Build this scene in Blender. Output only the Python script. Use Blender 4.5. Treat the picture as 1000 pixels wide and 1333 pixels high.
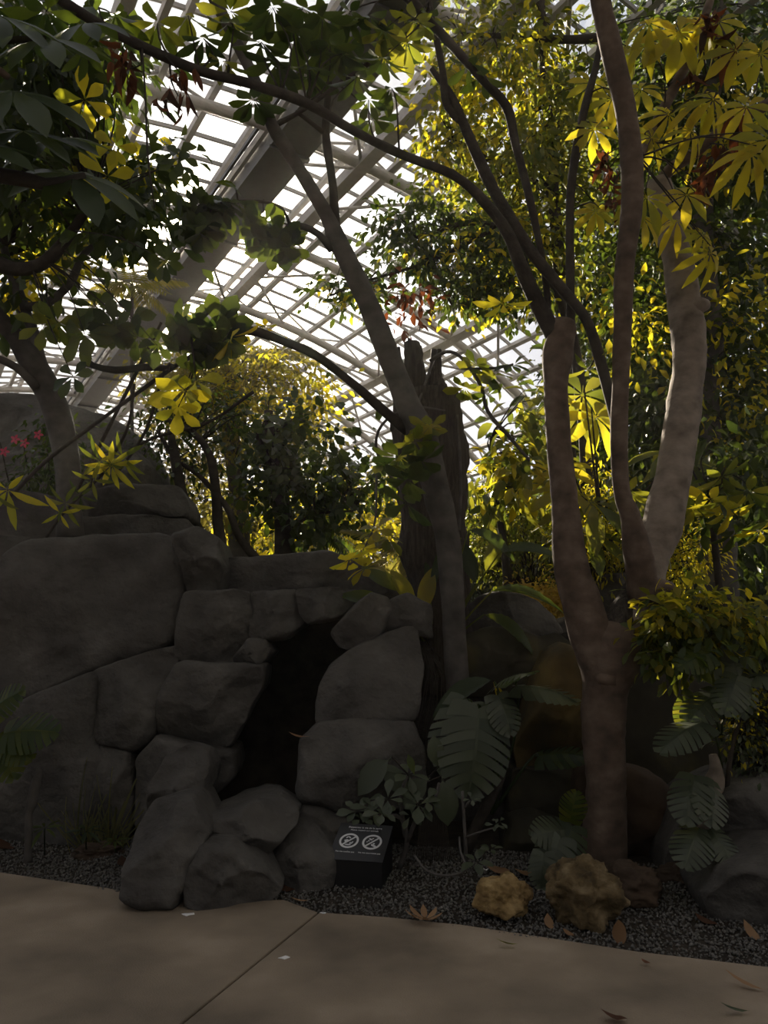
import bpy, math, random
import numpy as np
from mathutils import Vector, Matrix, noise
random.seed(7); rng = np.random.default_rng(7)
S = bpy.context.scene
for o in list(bpy.data.objects): bpy.data.objects.remove(o)
COL = S.collection

# ------------------------------------------------------------------ camera
EYE = 1.6; PITCH = math.radians(9.04); F = 1000.0
cam_d = bpy.data.cameras.new('camera'); cam = bpy.data.objects.new('camera', cam_d); COL.objects.link(cam)
cam_d.sensor_fit = 'HORIZONTAL'; cam_d.sensor_width = 36; cam_d.lens = 36 * F / 1000
cam_d.clip_start = .05; cam_d.clip_end = 500
cam.location = (0, 0, EYE); cam.rotation_euler = (math.pi / 2 + PITCH, 0, 0)
S.camera = cam

def ray(x, y):
    cx = (x - 500) / F; cy = (666.5 - y) / F
    return Vector((cx, math.cos(PITCH) - cy * math.sin(PITCH), math.sin(PITCH) + cy * math.cos(PITCH)))
def at(x, y, Y):
    r = ray(x, y); return Vector((r.x * Y / r.y, Y, EYE + r.z * Y / r.y))
def G(x, y, z=0.0):
    r = ray(x, y); t = (z - EYE) / r.z; return Vector((r.x * t, r.y * t, z))
def pxm(Y): return Y / 1000 * 1.03

# ------------------------------------------------------------------ world, sun, exposure
SUN_DIR = ray(281, 362).normalized()
w = bpy.data.worlds.new('sky'); S.world = w; w.use_nodes = True
nt = w.node_tree; nt.nodes.clear(); N = nt.nodes.new; L = nt.links.new
out = N('ShaderNodeOutputWorld'); bg = N('ShaderNodeBackground'); L(bg.outputs[0], out.inputs[0])
tc = N('ShaderNodeTexCoord'); nrm = N('ShaderNodeVectorMath'); nrm.operation = 'NORMALIZE'; L(tc.outputs['Generated'], nrm.inputs[0])
dt = N('ShaderNodeVectorMath'); dt.operation = 'DOT_PRODUCT'; L(nrm.outputs[0], dt.inputs[0]); dt.inputs[1].default_value = SUN_DIR
mr = N('ShaderNodeMapRange'); L(dt.outputs['Value'], mr.inputs[0]); mr.inputs[1].default_value = -1; mr.inputs[2].default_value = 1
mr.clamp = True
rp = N('ShaderNodeValToRGB'); L(mr.outputs[0], rp.inputs[0])
els = rp.color_ramp.elements
els[0].position = 0; els[0].color = (.17, .168, .17, 1)
els[1].position = 1; els[1].color = (30, 25, 18, 1)
for p_, c_ in ((.55, (.23, .235, .25, 1)), (.80, (.46, .48, .53, 1)), (.90, (.60, .63, .70, 1)), (.962, (.74, .77, .84, 1)), (.982, (1.15, 1.15, 1.14, 1)), (.99, (1.7, 1.66, 1.58, 1)), (.9985, (3.0, 2.8, 2.4, 1)), (.9994, (6, 5.4, 4.4, 1))):
    e = els.new(p_); e.color = c_
nz = N('ShaderNodeTexNoise'); nz.inputs['Scale'].default_value = 3.5; nz.inputs['Detail'].default_value = 6; L(nrm.outputs[0], nz.inputs['Vector'])
cr = N('ShaderNodeMapRange'); L(nz.outputs['Fac'], cr.inputs[0]); cr.inputs[1].default_value = .4; cr.inputs[2].default_value = .65
cr.inputs[3].default_value = .86; cr.inputs[4].default_value = 1.35
mx = N('ShaderNodeVectorMath'); mx.operation = 'SCALE'; L(rp.outputs[0], mx.inputs[0]); L(cr.outputs[0], mx.inputs['Scale'])
L(mx.outputs[0], bg.inputs['Color']); bg.inputs['Strength'].default_value = 1.0
sd = bpy.data.lights.new('sun', 'SUN'); sun = bpy.data.objects.new('sun', sd); COL.objects.link(sun)
sd.energy = 17.0; sd.color = (1, .86, .66); sd.angle = .02
sun.rotation_euler = SUN_DIR.to_track_quat('Z', 'Y').to_euler(); sun.location = (0, 0, 20)
S.view_settings.view_transform = 'Standard'; S.view_settings.look = 'None'
S.view_settings.gamma = 1; S.view_settings.use_curve_mapping = False
S.view_settings.exposure = 0.0

# ------------------------------------------------------------------ materials
def mat(name):
    m = bpy.data.materials.new(name); m.use_nodes = True; m.node_tree.nodes.clear()
    return m, m.node_tree.nodes.new, m.node_tree.links.new
def ramp(Nn, Ll, src, stops):
    r = Nn('ShaderNodeValToRGB'); Ll(src, r.inputs[0]); e = r.color_ramp.elements
    e[0].position, e[0].color = stops[0][0], (*stops[0][1], 1); e[1].position, e[1].color = stops[-1][0], (*stops[-1][1], 1)
    for p, c in stops[1:-1]:
        x = e.new(p); x.color = (*c, 1)
    return r.outputs[0]
def surf(name, stops, scale=3, rough=.85, bump=.3, bscale=20, detail=8, bdist=.02, spec=.3, metallic=0, stretch=(1, 1, 1), coord='Object'):
    m, Nn, Ll = mat(name); o = Nn('ShaderNodeOutputMaterial'); b = Nn('ShaderNodeBsdfPrincipled'); Ll(b.outputs[0], o.inputs[0])
    t = Nn('ShaderNodeTexCoord'); mp = Nn('ShaderNodeMapping'); Ll(t.outputs[coord], mp.inputs[0]); mp.inputs['Scale'].default_value = stretch
    n = Nn('ShaderNodeTexNoise'); n.inputs['Scale'].default_value = scale; n.inputs['Detail'].default_value = detail; Ll(mp.outputs[0], n.inputs['Vector'])
    Ll(ramp(Nn, Ll, n.outputs['Fac'], stops), b.inputs['Base Color'])
    b.inputs['Roughness'].default_value = rough; b.inputs['Specular IOR Level'].default_value = spec; b.inputs['Metallic'].default_value = metallic
    if bump:
        n2 = Nn('ShaderNodeTexNoise'); n2.inputs['Scale'].default_value = bscale; n2.inputs['Detail'].default_value = 6; Ll(mp.outputs[0], n2.inputs['Vector'])
        bp = Nn('ShaderNodeBump'); bp.inputs['Strength'].default_value = bump; bp.inputs['Distance'].default_value = bdist
        Ll(n2.outputs['Fac'], bp.inputs['Height']); Ll(bp.outputs[0], b.inputs['Normal'])
    return m
def leafmat(name, refl, refl2, trans, trans2, rough=.45, tw=.5):
    m, Nn, Ll = mat(name); o = Nn('ShaderNodeOutputMaterial')
    oi = Nn('ShaderNodeObjectInfo'); ge = Nn('ShaderNodeNewGeometry')
    ad = Nn('ShaderNodeMath'); ad.operation = 'ADD'; Ll(oi.outputs['Random'], ad.inputs[0]); Ll(ge.outputs['Random Per Island'], ad.inputs[1])
    fr = Nn('ShaderNodeMath'); fr.operation = 'FRACT'; Ll(ad.outputs[0], fr.inputs[0])
    c1 = ramp(Nn, Ll, fr.outputs[0], ((0, refl), (1, refl2))); c2 = ramp(Nn, Ll, fr.outputs[0], ((0, trans), (1, trans2)))
    d = Nn('ShaderNodeBsdfPrincipled'); Ll(c1, d.inputs['Base Color']); d.inputs['Roughness'].default_value = rough; d.inputs['Specular IOR Level'].default_value = .45
    tr = Nn('ShaderNodeBsdfTranslucent'); Ll(c2, tr.inputs['Color'])
    ms = Nn('ShaderNodeMixShader'); ms.inputs[0].default_value = tw; Ll(d.outputs[0], ms.inputs[1]); Ll(tr.outputs[0], ms.inputs[2]); Ll(ms.outputs[0], o.inputs[0])
    return m
def plain(name, c, rough=.5, metallic=0, spec=.4):
    return surf(name, ((.3, tuple(v * .9 for v in c)), (.7, tuple(v * 1.1 for v in c))), 8, rough, 0, metallic=metallic, spec=spec)
M = {}
M['rock'] = surf('grey_rock', ((.28, (.045, .041, .037)), (.45, (.078, .073, .067)), (.6, (.10, .094, .085)), (.75, (.15, .14, .13))), 2.6, .88, .8, 11, detail=12, bdist=.05)
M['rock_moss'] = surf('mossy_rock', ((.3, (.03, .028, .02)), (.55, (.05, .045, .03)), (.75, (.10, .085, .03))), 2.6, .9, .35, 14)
M['rock_sun_tint'] = surf('sun_tinted_rock', ((.3, (.045, .042, .03)), (.5, (.09, .065, .025)), (.75, (.15, .11, .035))), 2.6, .9, .35, 14)  # yellow of the sunlight on the upright rock is put into this colour
M['rock_brown'] = surf('brown_rock', ((.3, (.035, .025, .018)), (.7, (.085, .055, .035))), 2.4, .9, .35, 14)
M['lime'] = surf('yellow_stone', ((.3, (.10, .06, .025)), (.5, (.28, .19, .08)), (.7, (.42, .30, .14))), 9, .95, .8, 30)
M['crag'] = surf('crag_stone', ((.3, (.03, .022, .012)), (.5, (.12, .085, .04)), (.7, (.25, .19, .11))), 8, .95, .8, 30)
M['path'] = surf('path_concrete', ((.3, (.15, .12, .09)), (.42, (.22, .178, .13)), (.55, (.30, .24, .175)), (.7, (.42, .345, .26))), 1.3, .8, .35, 110, 16)
M['gravel'] = surf('gravel_stone', ((.3, (.07, .067, .061)), (.6, (.17, .162, .15)), (.8, (.34, .33, .31))), 40, .8, .2, 60)
M['soil'] = surf('soil', ((.3, (.018, .015, .012)), (.7, (.05, .04, .03))), 8, .95, .5, 30)
M['bark'] = surf('smooth_bark', ((.25, (.05, .036, .027)), (.5, (.11, .078, .058)), (.8, (.20, .15, .115))), 7, .85, .45, 12, stretch=(1, 1, 1.3))
M['bark_pale'] = surf('pale_bark', ((.25, (.10, .08, .06)), (.5, (.22, .18, .145)), (.8, (.32, .27, .22))), 7, .85, .45, 14, stretch=(1, 1, 1.3))
M['bark_grey'] = surf('grey_bark', ((.25, (.045, .041, .038)), (.8, (.13, .12, .11))), 6, .85, .45, 12, stretch=(1, 1, 1.3))
M['bark_dark'] = surf('dark_bark', ((.25, (.02, .017, .014)), (.8, (.075, .062, .05))), 8, .9, .6, 16)
M['stump'] = surf('dead_wood', ((.25, (.02, .016, .013)), (.8, (.09, .075, .062))), 9, .95, .9, 14, stretch=(5, 5, .5))
M['frame'] = plain('painted_steel', (.42, .41, .40), .5)
M['duct'] = plain('grey_gutter_metal', (.10, .103, .11), .45)
M['black'] = plain('black_board', (.012, .012, .013), .45)
M['panel'] = plain('sign_face', (.028, .028, .030), .4)
M['white'] = plain('white_print', (.9, .9, .9), .6)
M['pink'] = leafmat('pink_petal', (.55, .06, .12), (.7, .12, .2), (.6, .05, .1), (.7, .1, .15))
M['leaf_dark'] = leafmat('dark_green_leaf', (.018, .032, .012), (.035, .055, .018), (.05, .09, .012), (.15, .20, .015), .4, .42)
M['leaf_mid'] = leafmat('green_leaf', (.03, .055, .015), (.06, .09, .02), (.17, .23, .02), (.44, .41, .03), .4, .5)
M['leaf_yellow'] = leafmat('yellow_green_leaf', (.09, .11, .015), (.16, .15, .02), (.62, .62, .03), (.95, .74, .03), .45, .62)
M['leaf_grey'] = leafmat('waxy_grey_green_leaf', (.05, .062, .04), (.09, .105, .068), (.10, .16, .04), (.15, .22, .05), .35, .3)
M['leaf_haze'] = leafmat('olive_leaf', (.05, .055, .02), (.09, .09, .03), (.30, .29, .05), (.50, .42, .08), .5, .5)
M['leaf_dead'] = leafmat('dead_brown_leaf', (.035, .018, .01), (.11, .055, .03), (.06, .02, .01), (.40, .10, .02), .8, .35)
M['leaf_fallen'] = leafmat('fallen_leaf', (.22, .12, .06), (.34, .21, .11), (.3, .15, .05), (.3, .15, .05), .8, .2)
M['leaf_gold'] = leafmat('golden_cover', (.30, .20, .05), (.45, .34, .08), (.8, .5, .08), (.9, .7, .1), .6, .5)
mg, Nn, Ll = mat('roof_glass'); o_ = Nn('ShaderNodeOutputMaterial'); tr = Nn('ShaderNodeBsdfTransparent'); tr.inputs[0].default_value = (.97, .97, .98, 1)
gl = Nn('ShaderNodeBsdfGlossy'); gl.inputs['Roughness'].default_value = .05; tl = Nn('ShaderNodeBsdfTranslucent'); tl.inputs[0].default_value = (.9, .9, .9, 1)
m1 = Nn('ShaderNodeMixShader'); m1.inputs[0].default_value = .6; Ll(gl.outputs[0], m1.inputs[1]); Ll(tl.outputs[0], m1.inputs[2])
m2 = Nn('ShaderNodeMixShader'); m2.inputs[0].default_value = .06; Ll(tr.outputs[0], m2.inputs[1]); Ll(m1.outputs[0], m2.inputs[2]); Ll(m2.outputs[0], o_.inputs[0])
M['glass'] = mg

# ------------------------------------------------------------------ object helpers
def mesh(name, V, Fc, m, smooth=True):
    me = bpy.data.meshes.new(name)
    if isinstance(V, np.ndarray) and isinstance(Fc, np.ndarray):
        n, k = Fc.shape
        me.vertices.add(len(V)); me.vertices.foreach_set('co', V.astype(np.float32).ravel())
        me.loops.add(n * k); me.loops.foreach_set('vertex_index', Fc.astype(np.int32).ravel())
        me.polygons.add(n); me.polygons.foreach_set('loop_start', np.arange(0, n * k, k, dtype=np.int32))
        me.update(calc_edges=True)
    else:
        me.from_pydata([tuple(v) for v in V], [], Fc); me.update()
    if smooth: me.polygons.foreach_set('use_smooth', [True] * len(me.polygons))
    if m: me.materials.append(M[m] if isinstance(m, str) else m)
    return me
def tag(o, label=None, cat=None, group=None, kind=None):
    if label: o['label'] = label
    if cat: o['category'] = cat
    if group: o['group'] = group
    if kind: o['kind'] = kind
    return o
def thing(name, loc, label=None, cat=None, group=None, kind=None):
    o = bpy.data.objects.new(name, None); COL.objects.link(o); o.location = loc; o.empty_display_size = .1
    return tag(o, label, cat, group, kind)
def put(name, me, parent=None, mtx=None, kind=None, label=None):
    """mesh given in world coordinates (or placed by mtx); parent is an unrotated Empty or mesh"""
    o = bpy.data.objects.new(name, me); COL.objects.link(o)
    mtx = mtx or Matrix()
    if parent is not None:
        o.parent = parent; p = parent; off = Vector()
        while p is not None: off += p.location; p = p.parent
        o.matrix_basis = Matrix.Translation(-off) @ mtx
    else: o.matrix_basis = mtx
    if kind: o['kind'] = kind
    if label: o['label'] = label
    return o
def settle(o):
    """move the origin of a lone world-coordinate mesh object to its base centre"""
    me = o.data; n = len(me.vertices); a = np.empty(n * 3, np.float32); me.vertices.foreach_get('co', a); a = a.reshape(-1, 3)
    c = Vector(((a[:, 0].min() + a[:, 0].max()) / 2, (a[:, 1].min() + a[:, 1].max()) / 2, a[:, 2].min()))
    me.transform(Matrix.Translation(-c)); o.location = c; return o

def catmull(P, R, step):
    P = [Vector(p) for p in P]; Q = [P[0] * 2 - P[1]] + P + [P[-1] * 2 - P[-2]]; RR = [R[0]] + list(R) + [R[-1]]
    op, orr = [], []
    for i in range(1, len(Q) - 2):
        n = max(2, int((Q[i + 1] - Q[i]).length / step))
        for k in range(n):
            t = k / n; a, b, c, d = Q[i - 1], Q[i], Q[i + 1], Q[i + 2]
            op.append(.5 * ((2 * b) + (c - a) * t + (2 * a - 5 * b + 4 * c - d) * t * t + (3 * b - a - 3 * c + d) * t ** 3))
            orr.append(RR[i] + (RR[i + 1] - RR[i]) * (t * t * (3 - 2 * t)))
    op.append(P[-1]); orr.append(R[-1]); return op, orr
def tubeVF(P, R, sides=8, step=.1, rough=0, seed=0, base=0):
    P, R = catmull(P, R, step); V, Fc = [], []
    up = None
    for i, (p, r) in enumerate(zip(P, R)):
        d = (P[min(i + 1, len(P) - 1)] - P[max(i - 1, 0)])
        d = d.normalized() if d.length > 1e-9 else Vector((0, 0, 1))
        if up is None: up = d.orthogonal().normalized()
        up = (up - d * up.dot(d)); up = up.normalized() if up.length > 1e-6 else d.orthogonal().normalized()
        s = d.cross(up)
        for k in range(sides):
            a = 2 * math.pi * k / sides; n = up * math.cos(a) + s * math.sin(a)
            q = p + n * r
            if rough: q += n * r * rough * noise.noise(Vector((q.x * 5 + seed, q.y * 5, q.z * 3.2))) + n * r * rough * .4 * noise.noise(q * 19)
            V.append(q)
    n = len(P)
    for i in range(n - 1):
        for k in range(sides):
            a = base + i * sides + k; b = base + i * sides + (k + 1) % sides
            Fc.append((a, b, b + sides, a + sides))
    c0 = base + len(V); V.append(P[0]); c1 = c0 + 1; V.append(P[-1])
    for k in range(sides):
        Fc.append((c0, base + (k + 1) % sides, base + k)); Fc.append((c1, base + (n - 1) * sides + k, base + (n - 1) * sides + (k + 1) % sides))
    return V, Fc
def tube(name, P, R, m, parent=None, sides=8, step=.1, rough=0, seed=0, kind=None, label=None):
    V, Fc = tubeVF(P, R, sides, step, rough, seed)
    return put(name, mesh(name, V, Fc, m), parent, kind=kind, label=label)
def ptube(name, pts, m, parent=None, **k):
    """pts: (px, py, Y, width in px)"""
    return tube(name, [at(x, y, Y) for x, y, Y, w_ in pts], [w_ / 2 * pxm(Y) for x, y, Y, w_ in pts], m, parent, **k)
def tubes(name, items, m, parent=None, kind=None, sides=5, step=.15):
    V, Fc = [], []
    for P, R in items:
        a, b = tubeVF(P, R, sides, step, base=len(V)); V += a; Fc += b
    return put(name, mesh(name, V, Fc, m), parent, kind=kind)
def boxVF(c, X, Y, Z, base=0):
    V = [c + X * a + Y * b + Z * d for a in (-1, 1) for b in (-1, 1) for d in (-1, 1)]
    Fc = [(0, 1, 3, 2), (4, 6, 7, 5), (0, 4, 5, 1), (2, 3, 7, 6), (0, 2, 6, 4), (1, 5, 7, 3)]
    return V, [tuple(i + base for i in f) for f in Fc]
def barVF(a, b, w_, h_, upv, base=0):
    d = (b - a); X = d / 2; s = d.cross(upv).normalized(); u = s.cross(d).normalized()
    return boxVF((a + b) / 2, X, s * w_ / 2, u * h_ / 2, base)

# ------------------------------------------------------------------ rocks
def rock(name, poly, Y, label=None, cat='rock', thick=.8, bulge=.18, lean=.0, m='rock', seed=0, M_=88, nz_=.019, facets=4, group=None, kind=None, parent=None, p=3.0, flat=.75):
    rnd = random.Random(seed * 31 + len(poly))
    cx0 = sum(x for x, y in poly) / len(poly); cy0 = sum(y for x, y in poly) / len(poly)
    pts = [Vector((x, y, 0)) + (Vector((x - cx0, y - cy0, 0)).normalized() * 4.6) for x, y in poly]
    for cut in (.09, .2):
        q = []
        for i in range(len(pts)):
            a, b = pts[i], pts[(i + 1) % len(pts)]; q += [a * (1 - cut) + b * cut, a * cut + b * (1 - cut)]
        pts = q
    d = [0]
    for i in range(len(pts)): d.append(d[-1] + (pts[(i + 1) % len(pts)] - pts[i]).length)
    out = []; j = 0
    for k in range(M_):
        s = d[-1] * k / M_
        while d[j + 1] < s: j += 1
        t = (s - d[j]) / max(1e-6, d[j + 1] - d[j]); out.append(pts[j % len(pts)].lerp(pts[(j + 1) % len(pts)], t))
    y0 = max(q.y for q in out); y1 = min(q.y for q in out); H = y0 - y1
    W = [at(q.x, q.y, Y + lean * (y0 - q.y) / H) for q in out]
    c = sum(W, Vector()) / M_
    rad = sum((q - c).length for q in W) / M_
    pl = []
    for _ in range(facets):
        a = rnd.uniform(0, 6.28); pl.append((math.cos(a), math.sin(a), rnd.uniform(.5, 1.3), rnd.uniform(.95, 1.35)))
    K = 16; V = []; Fc = []
    def prof(s, dx, dz):
        v = (1 - min(1, s) ** (p + 5)) ** (1 / (p * .6 + 1.2))
        for ca, sa, tl_, d0 in pl:
            v = min(v, d0 - tl_ * (ca * dx + sa * dz) / rad)
        return max(v, 0)
    V.append(c + Vector((0, -bulge * prof(0, 0, 0), 0)))
    ss = [1 - (1 - k / K) ** 1.5 for k in range(1, K + 1)]
    for s in ss:
        for q in W:
            v = c + (q - c) * s
            h = bulge * prof(s, v.x - c.x, v.z - c.z)
            n1 = noise.fractal(Vector((v.x * 1.7 + seed * 7.1, v.y * 2, v.z * 1.7)), 1, 2, 4)
            n2 = noise.noise(Vector((v.x * 9 + seed, v.y * 9, v.z * 9)))
            e = (1 - s ** 6)
            v = v + Vector((0, -h - (n1 * bulge * .38 + n2 * nz_ * .5) * e, 0))
            v += Vector((n2, 0, noise.noise(v * 6 + Vector((seed, 0, 0))))) * nz_
            V.append(v)
    for tt, s in ((.12, .985), (.35, .95), (.7, .88), (1, .7)):
        for q in W:
            v = c + (q - c) * s; v.y += thick * tt
            v += Vector((noise.noise(v * 3), noise.noise(v * 3 + Vector((9, 0, 0))), noise.noise(v * 3 + Vector((0, 9, 0))))) * .03
            V.append(v)
    R_ = K + 4
    for k in range(M_): Fc.append((0, 1 + k, 1 + (k + 1) % M_))
    for r in range(R_ - 1):
        for k in range(M_):
            a = 1 + r * M_ + k; b = 1 + r * M_ + (k + 1) % M_; Fc.append((a, a + M_, b + M_, b))
    V.append(c + Vector((0, thick * 1.05, 0))); l_ = len(V) - 1; a0 = 1 + (R_ - 1) * M_
    for k in range(M_): Fc.append((l_, a0 + (k + 1) % M_, a0 + k))
    o = put(name, mesh(name, V, Fc, m), parent)
    if parent is None: settle(o)
    return tag(o, label, None if kind else cat, group, kind)

def lump(name, c, r, m, label=None, cat='rock', seed=0, rug=.35, sub=5, kind=None, freq=3.0):
    import bmesh
    bm = bmesh.new(); bmesh.ops.create_icosphere(bm, subdivisions=sub, radius=1)
    for v in bm.verts:
        n = v.co.copy()
        d = noise.fractal(n * 1.3 + Vector((seed * 3.3, 0, 0)), .9, 2, 4) * rug + abs(noise.noise(n * freq * 1.6 + Vector((seed, 4, 0)))) * -rug * .5 + noise.noise(n * freq * 4 + Vector((seed, 0, 2))) * rug * .14
        v.co = n * (1 + d); v.co.x *= r[0]; v.co.y *= r[1]; v.co.z *= r[2]; v.co += Vector(c)
    me = bpy.data.meshes.new(name); bm.to_mesh(me); bm.free(); me.materials.append(M[m])
    me.polygons.foreach_set('use_smooth', [True] * len(me.polygons))
    o = put(name, me); settle(o); return tag(o, label, None if kind else cat, kind=kind)

# ------------------------------------------------------------------ leaf templates (length 1 along +y, normal +z)
def blade(L_=1, W_=.3, seg=5, petiole=.08, droop=.25, fold=.12, peak=.55, wave=0, wf=5):
    V, Fc = [], []
    V += [(-.008, 0, 0), (.008, 0, 0)]
    for i in range(seg + 1):
        t = i / seg; y = petiole + (L_ - petiole) * t
        s = max(0, math.sin(math.pi * t ** (math.log(.5) / math.log(peak)))) ** .75
        w_ = W_ / 2 * s + .004; z = -droop * y * y
        wv = wave * math.sin(wf * t * 6.28) * s
        V += [(-w_, y, z + fold * w_ * 2 + wv), (0, y, z), (w_, y, z + fold * w_ * 2 - wv * .8)]
    Fc += [(0, 1, 3), (0, 3, 2), (1, 4, 3)]
    for i in range(seg):
        a = 2 + 3 * i; Fc += [(a, a + 1, a + 4, a + 3), (a + 1, a + 2, a + 5, a + 4)]
    return np.array(V, float), Fc
def xf(V, mtx):
    A = np.array(mtx.to_3x3()); return V @ A.T + np.array(mtx.translation)
def join(parts):
    V, Fc = [], []
    n = 0
    for v, f in parts:
        V.append(v); Fc += [tuple(i + n for i in g) for g in f]; n += len(v)
    return np.vstack(V), Fc
def palmate(n=8, spread=300, W_=.31, droop=.35):
    parts = []
    for k in range(n):
        a = math.radians(-spread / 2 + spread * k / (n - 1))
        s = .72 + .28 * math.cos(a * .5)
        v, f = blade(s, W_ * s, 4, .06, droop, .15, .6)
        parts.append((xf(v, Matrix.Translation((0, .25, 0)) @ Matrix.Rotation(-a, 4, 'Z') @ Matrix.Rotation(-.15, 4, 'X')), f))
    V = np.array([(-.006, 0, -.05), (.006, 0, -.05), (.006, .25, 0), (-.006, .25, 0)]); parts.append((V, [(0, 1, 2, 3)]))
    return join(parts)
def monstera():
    V, Fc = [], []
    n = 8
    # midrib
    def mid(t): return (0, t, .06 * math.sin(t * 2) - .25 * t * t)
    def wid(t): return .46 * (math.sin(math.pi * min(1, (t * .86 + .14)) ** 0.85) ** .6) if t < 1 else .02
    for sd in (-1, 1):
        for k in range(n):
            t0 = k / n; t1 = (k + 1) / n; tm = (t0 + t1) / 2
            g = .12 / n; b = len(V); rows = 6
            for r in range(rows + 1):
                u = r / rows; gg = g * max(0, (u - .3) / .7)
                for q, tt in ((0, t0 + gg), (1, t1 - gg)):
                    m_ = mid(tt); w_ = wid(tt); cz = -.25 * u * u * w_ - .03 * math.sin(u * 3)
                    sw = (.05 + .12 * tt) * u + .13 * u * u - (.30 * u * (1 - tt * 4) if tt < .25 else 0)
                    V.append((sd * u * w_, m_[1] + sw * (1 - .6 * tt), m_[2] + cz + .014 * (1 if q else -1) * u))
            for r in range(rows):
                a = b + 2 * r; f = (a, a + 1, a + 3, a + 2); Fc.append(f if sd < 0 else f[::-1])
    v, f = blade(1.02, .03, 6, 0, .25, 0)
    v[:, 2] += .065 * np.sin(v[:, 1] * 2) + .004
    return join([(np.array(V), Fc), (v, f)])
def banana(): return blade(1, .34, 16, .02, .45, .25, .5, .012, 9)
def frond(n=13, ln=.34):
    parts = []
    for k in range(n):
        t = .15 + .85 * k / n; y = t; z = -.55 * t * t
        for s in (-1, 1):
            l_ = ln * (math.sin(math.pi * (t * .8 + .15)) ** .6)
            v, f = blade(l_, .06 * ln / .34, 2, 0, .8, .1)
            parts.append((xf(v, Matrix.Translation((0, y, z)) @ Matrix.Rotation(-s * 1.0, 4, 'Z') @ Matrix.Rotation(-.5, 4, 'X')), f))
    V = []; Fc = []
    for i in range(7):
        t = i / 6; V += [(-.01 + .007 * t, t, -.55 * t * t), (.01 - .007 * t, t, -.55 * t * t)]
    for i in range(6): Fc.append((2 * i, 2 * i + 1, 2 * i + 3, 2 * i + 2))
    parts.append((np.array(V), Fc)); return join(parts)
TPL = dict(ellip=blade(1, .36, 5, .07, .25, .12, .6), slim=blade(1, .2, 4, .05, .3, .15, .5), obo=blade(1, .5, 5, .05, .22, .12, .68),
           round=blade(1, .8, 5, .12, .2, .08, .5), wide=blade(1, .55, 5, .1, .3, .12, .5), palm8=palmate(8, 300), palm7d=palmate(8, 310, .27, .9),
           monstera=monstera(), banana=banana(), frond=frond(), grass=blade(1, .018, 6, 0, .9, .2, .4), crumple=blade(1, .42, 7, .05, .9, .5, .5, .06, 4))
_mc = {}
def tmesh(tpl, m):
    if (tpl, m) not in _mc: _mc[tpl, m] = mesh('leaf_' + tpl, TPL[tpl][0], TPL[tpl][1], m)
    return _mc[tpl, m]
def basis(d, nrm_):
    y = d.normalized(); z = nrm_ - y * nrm_.dot(y)
    if z.length < 1e-4: z = y.orthogonal()
    z.normalize(); x = y.cross(z); return Matrix((x, y, z)).transposed()
def leaf(parent, tpl, m, loc, d, size, nrm_=Vector((0, 0, 1)), name='leaf', label=None):
    mt = Matrix.Translation(loc) @ (basis(d, nrm_) * size).to_4x4()
    return put(name, tmesh(tpl, m), parent, mt, label=label)
def rv(s=1): return Vector((random.gauss(0, s), random.gauss(0, s), random.gauss(0, s)))
def whorl(parent, px, py, Y, n=7, ln=.18, m='leaf_dark', tpl='ellip', axis=(0, -.2, 1), open_=.5, jit=.25, sag=.25):
    c = at(px, py, Y); a = Vector(axis).normalized(); u = a.orthogonal().normalized(); v = a.cross(u); ph = random.uniform(0, 6)
    for k in range(n):
        t = ph + 2 * math.pi * k / n + random.uniform(-.2, .2); r = u * math.cos(t) + v * math.sin(t)
        el = open_ + random.uniform(-jit, jit)
        d = r * math.cos(el) + a * math.sin(el) + Vector((0, 0, -sag))
        leaf(parent, tpl if isinstance(tpl, str) else random.choice(tpl), m if isinstance(m, str) else random.choice(m), c + r * .01, d, ln * random.uniform(.75, 1.15), a + rv(.15))
    return c
def scatter(tpls, P, D, Nn_, Sz):
    """one numpy mesh of many small leaves: blade with 4 quads each"""
    v = np.array([(0, 0, 0), (-.5, .45, .10), (0, .5, 0), (.5, .45, .10), (-.32, .8, .03), (.32, .8, .03), (0, 1, -.06)]); v[:, 0] *= tpls; v[:, 2] -= .2 * v[:, 1] ** 2
    fc = np.array([(0, 2, 1, 1), (0, 3, 2, 2), (1, 2, 6, 4), (2, 3, 5, 6)])
    y = D / np.linalg.norm(D, axis=1, keepdims=True); z = Nn_ - y * (Nn_ * y).sum(1, keepdims=True); z /= np.linalg.norm(z, axis=1, keepdims=True) + 1e-9; x = np.cross(y, z)
    V = P[:, None, :] + Sz[:, None, None] * (v[None, :, 0, None] * x[:, None, :] + v[None, :, 1, None] * y[:, None, :] + v[None, :, 2, None] * z[:, None, :])
    n = len(P)
    tri = np.array([(0, 2, 1), (0, 3, 2), (1, 2, 4), (2, 6, 4), (2, 3, 5), (2, 5, 6)])
    Fc = (np.arange(n)[:, None, None] * 7 + tri[None]).reshape(-1, 3)
    return V.reshape(-1, 3), Fc
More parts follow.
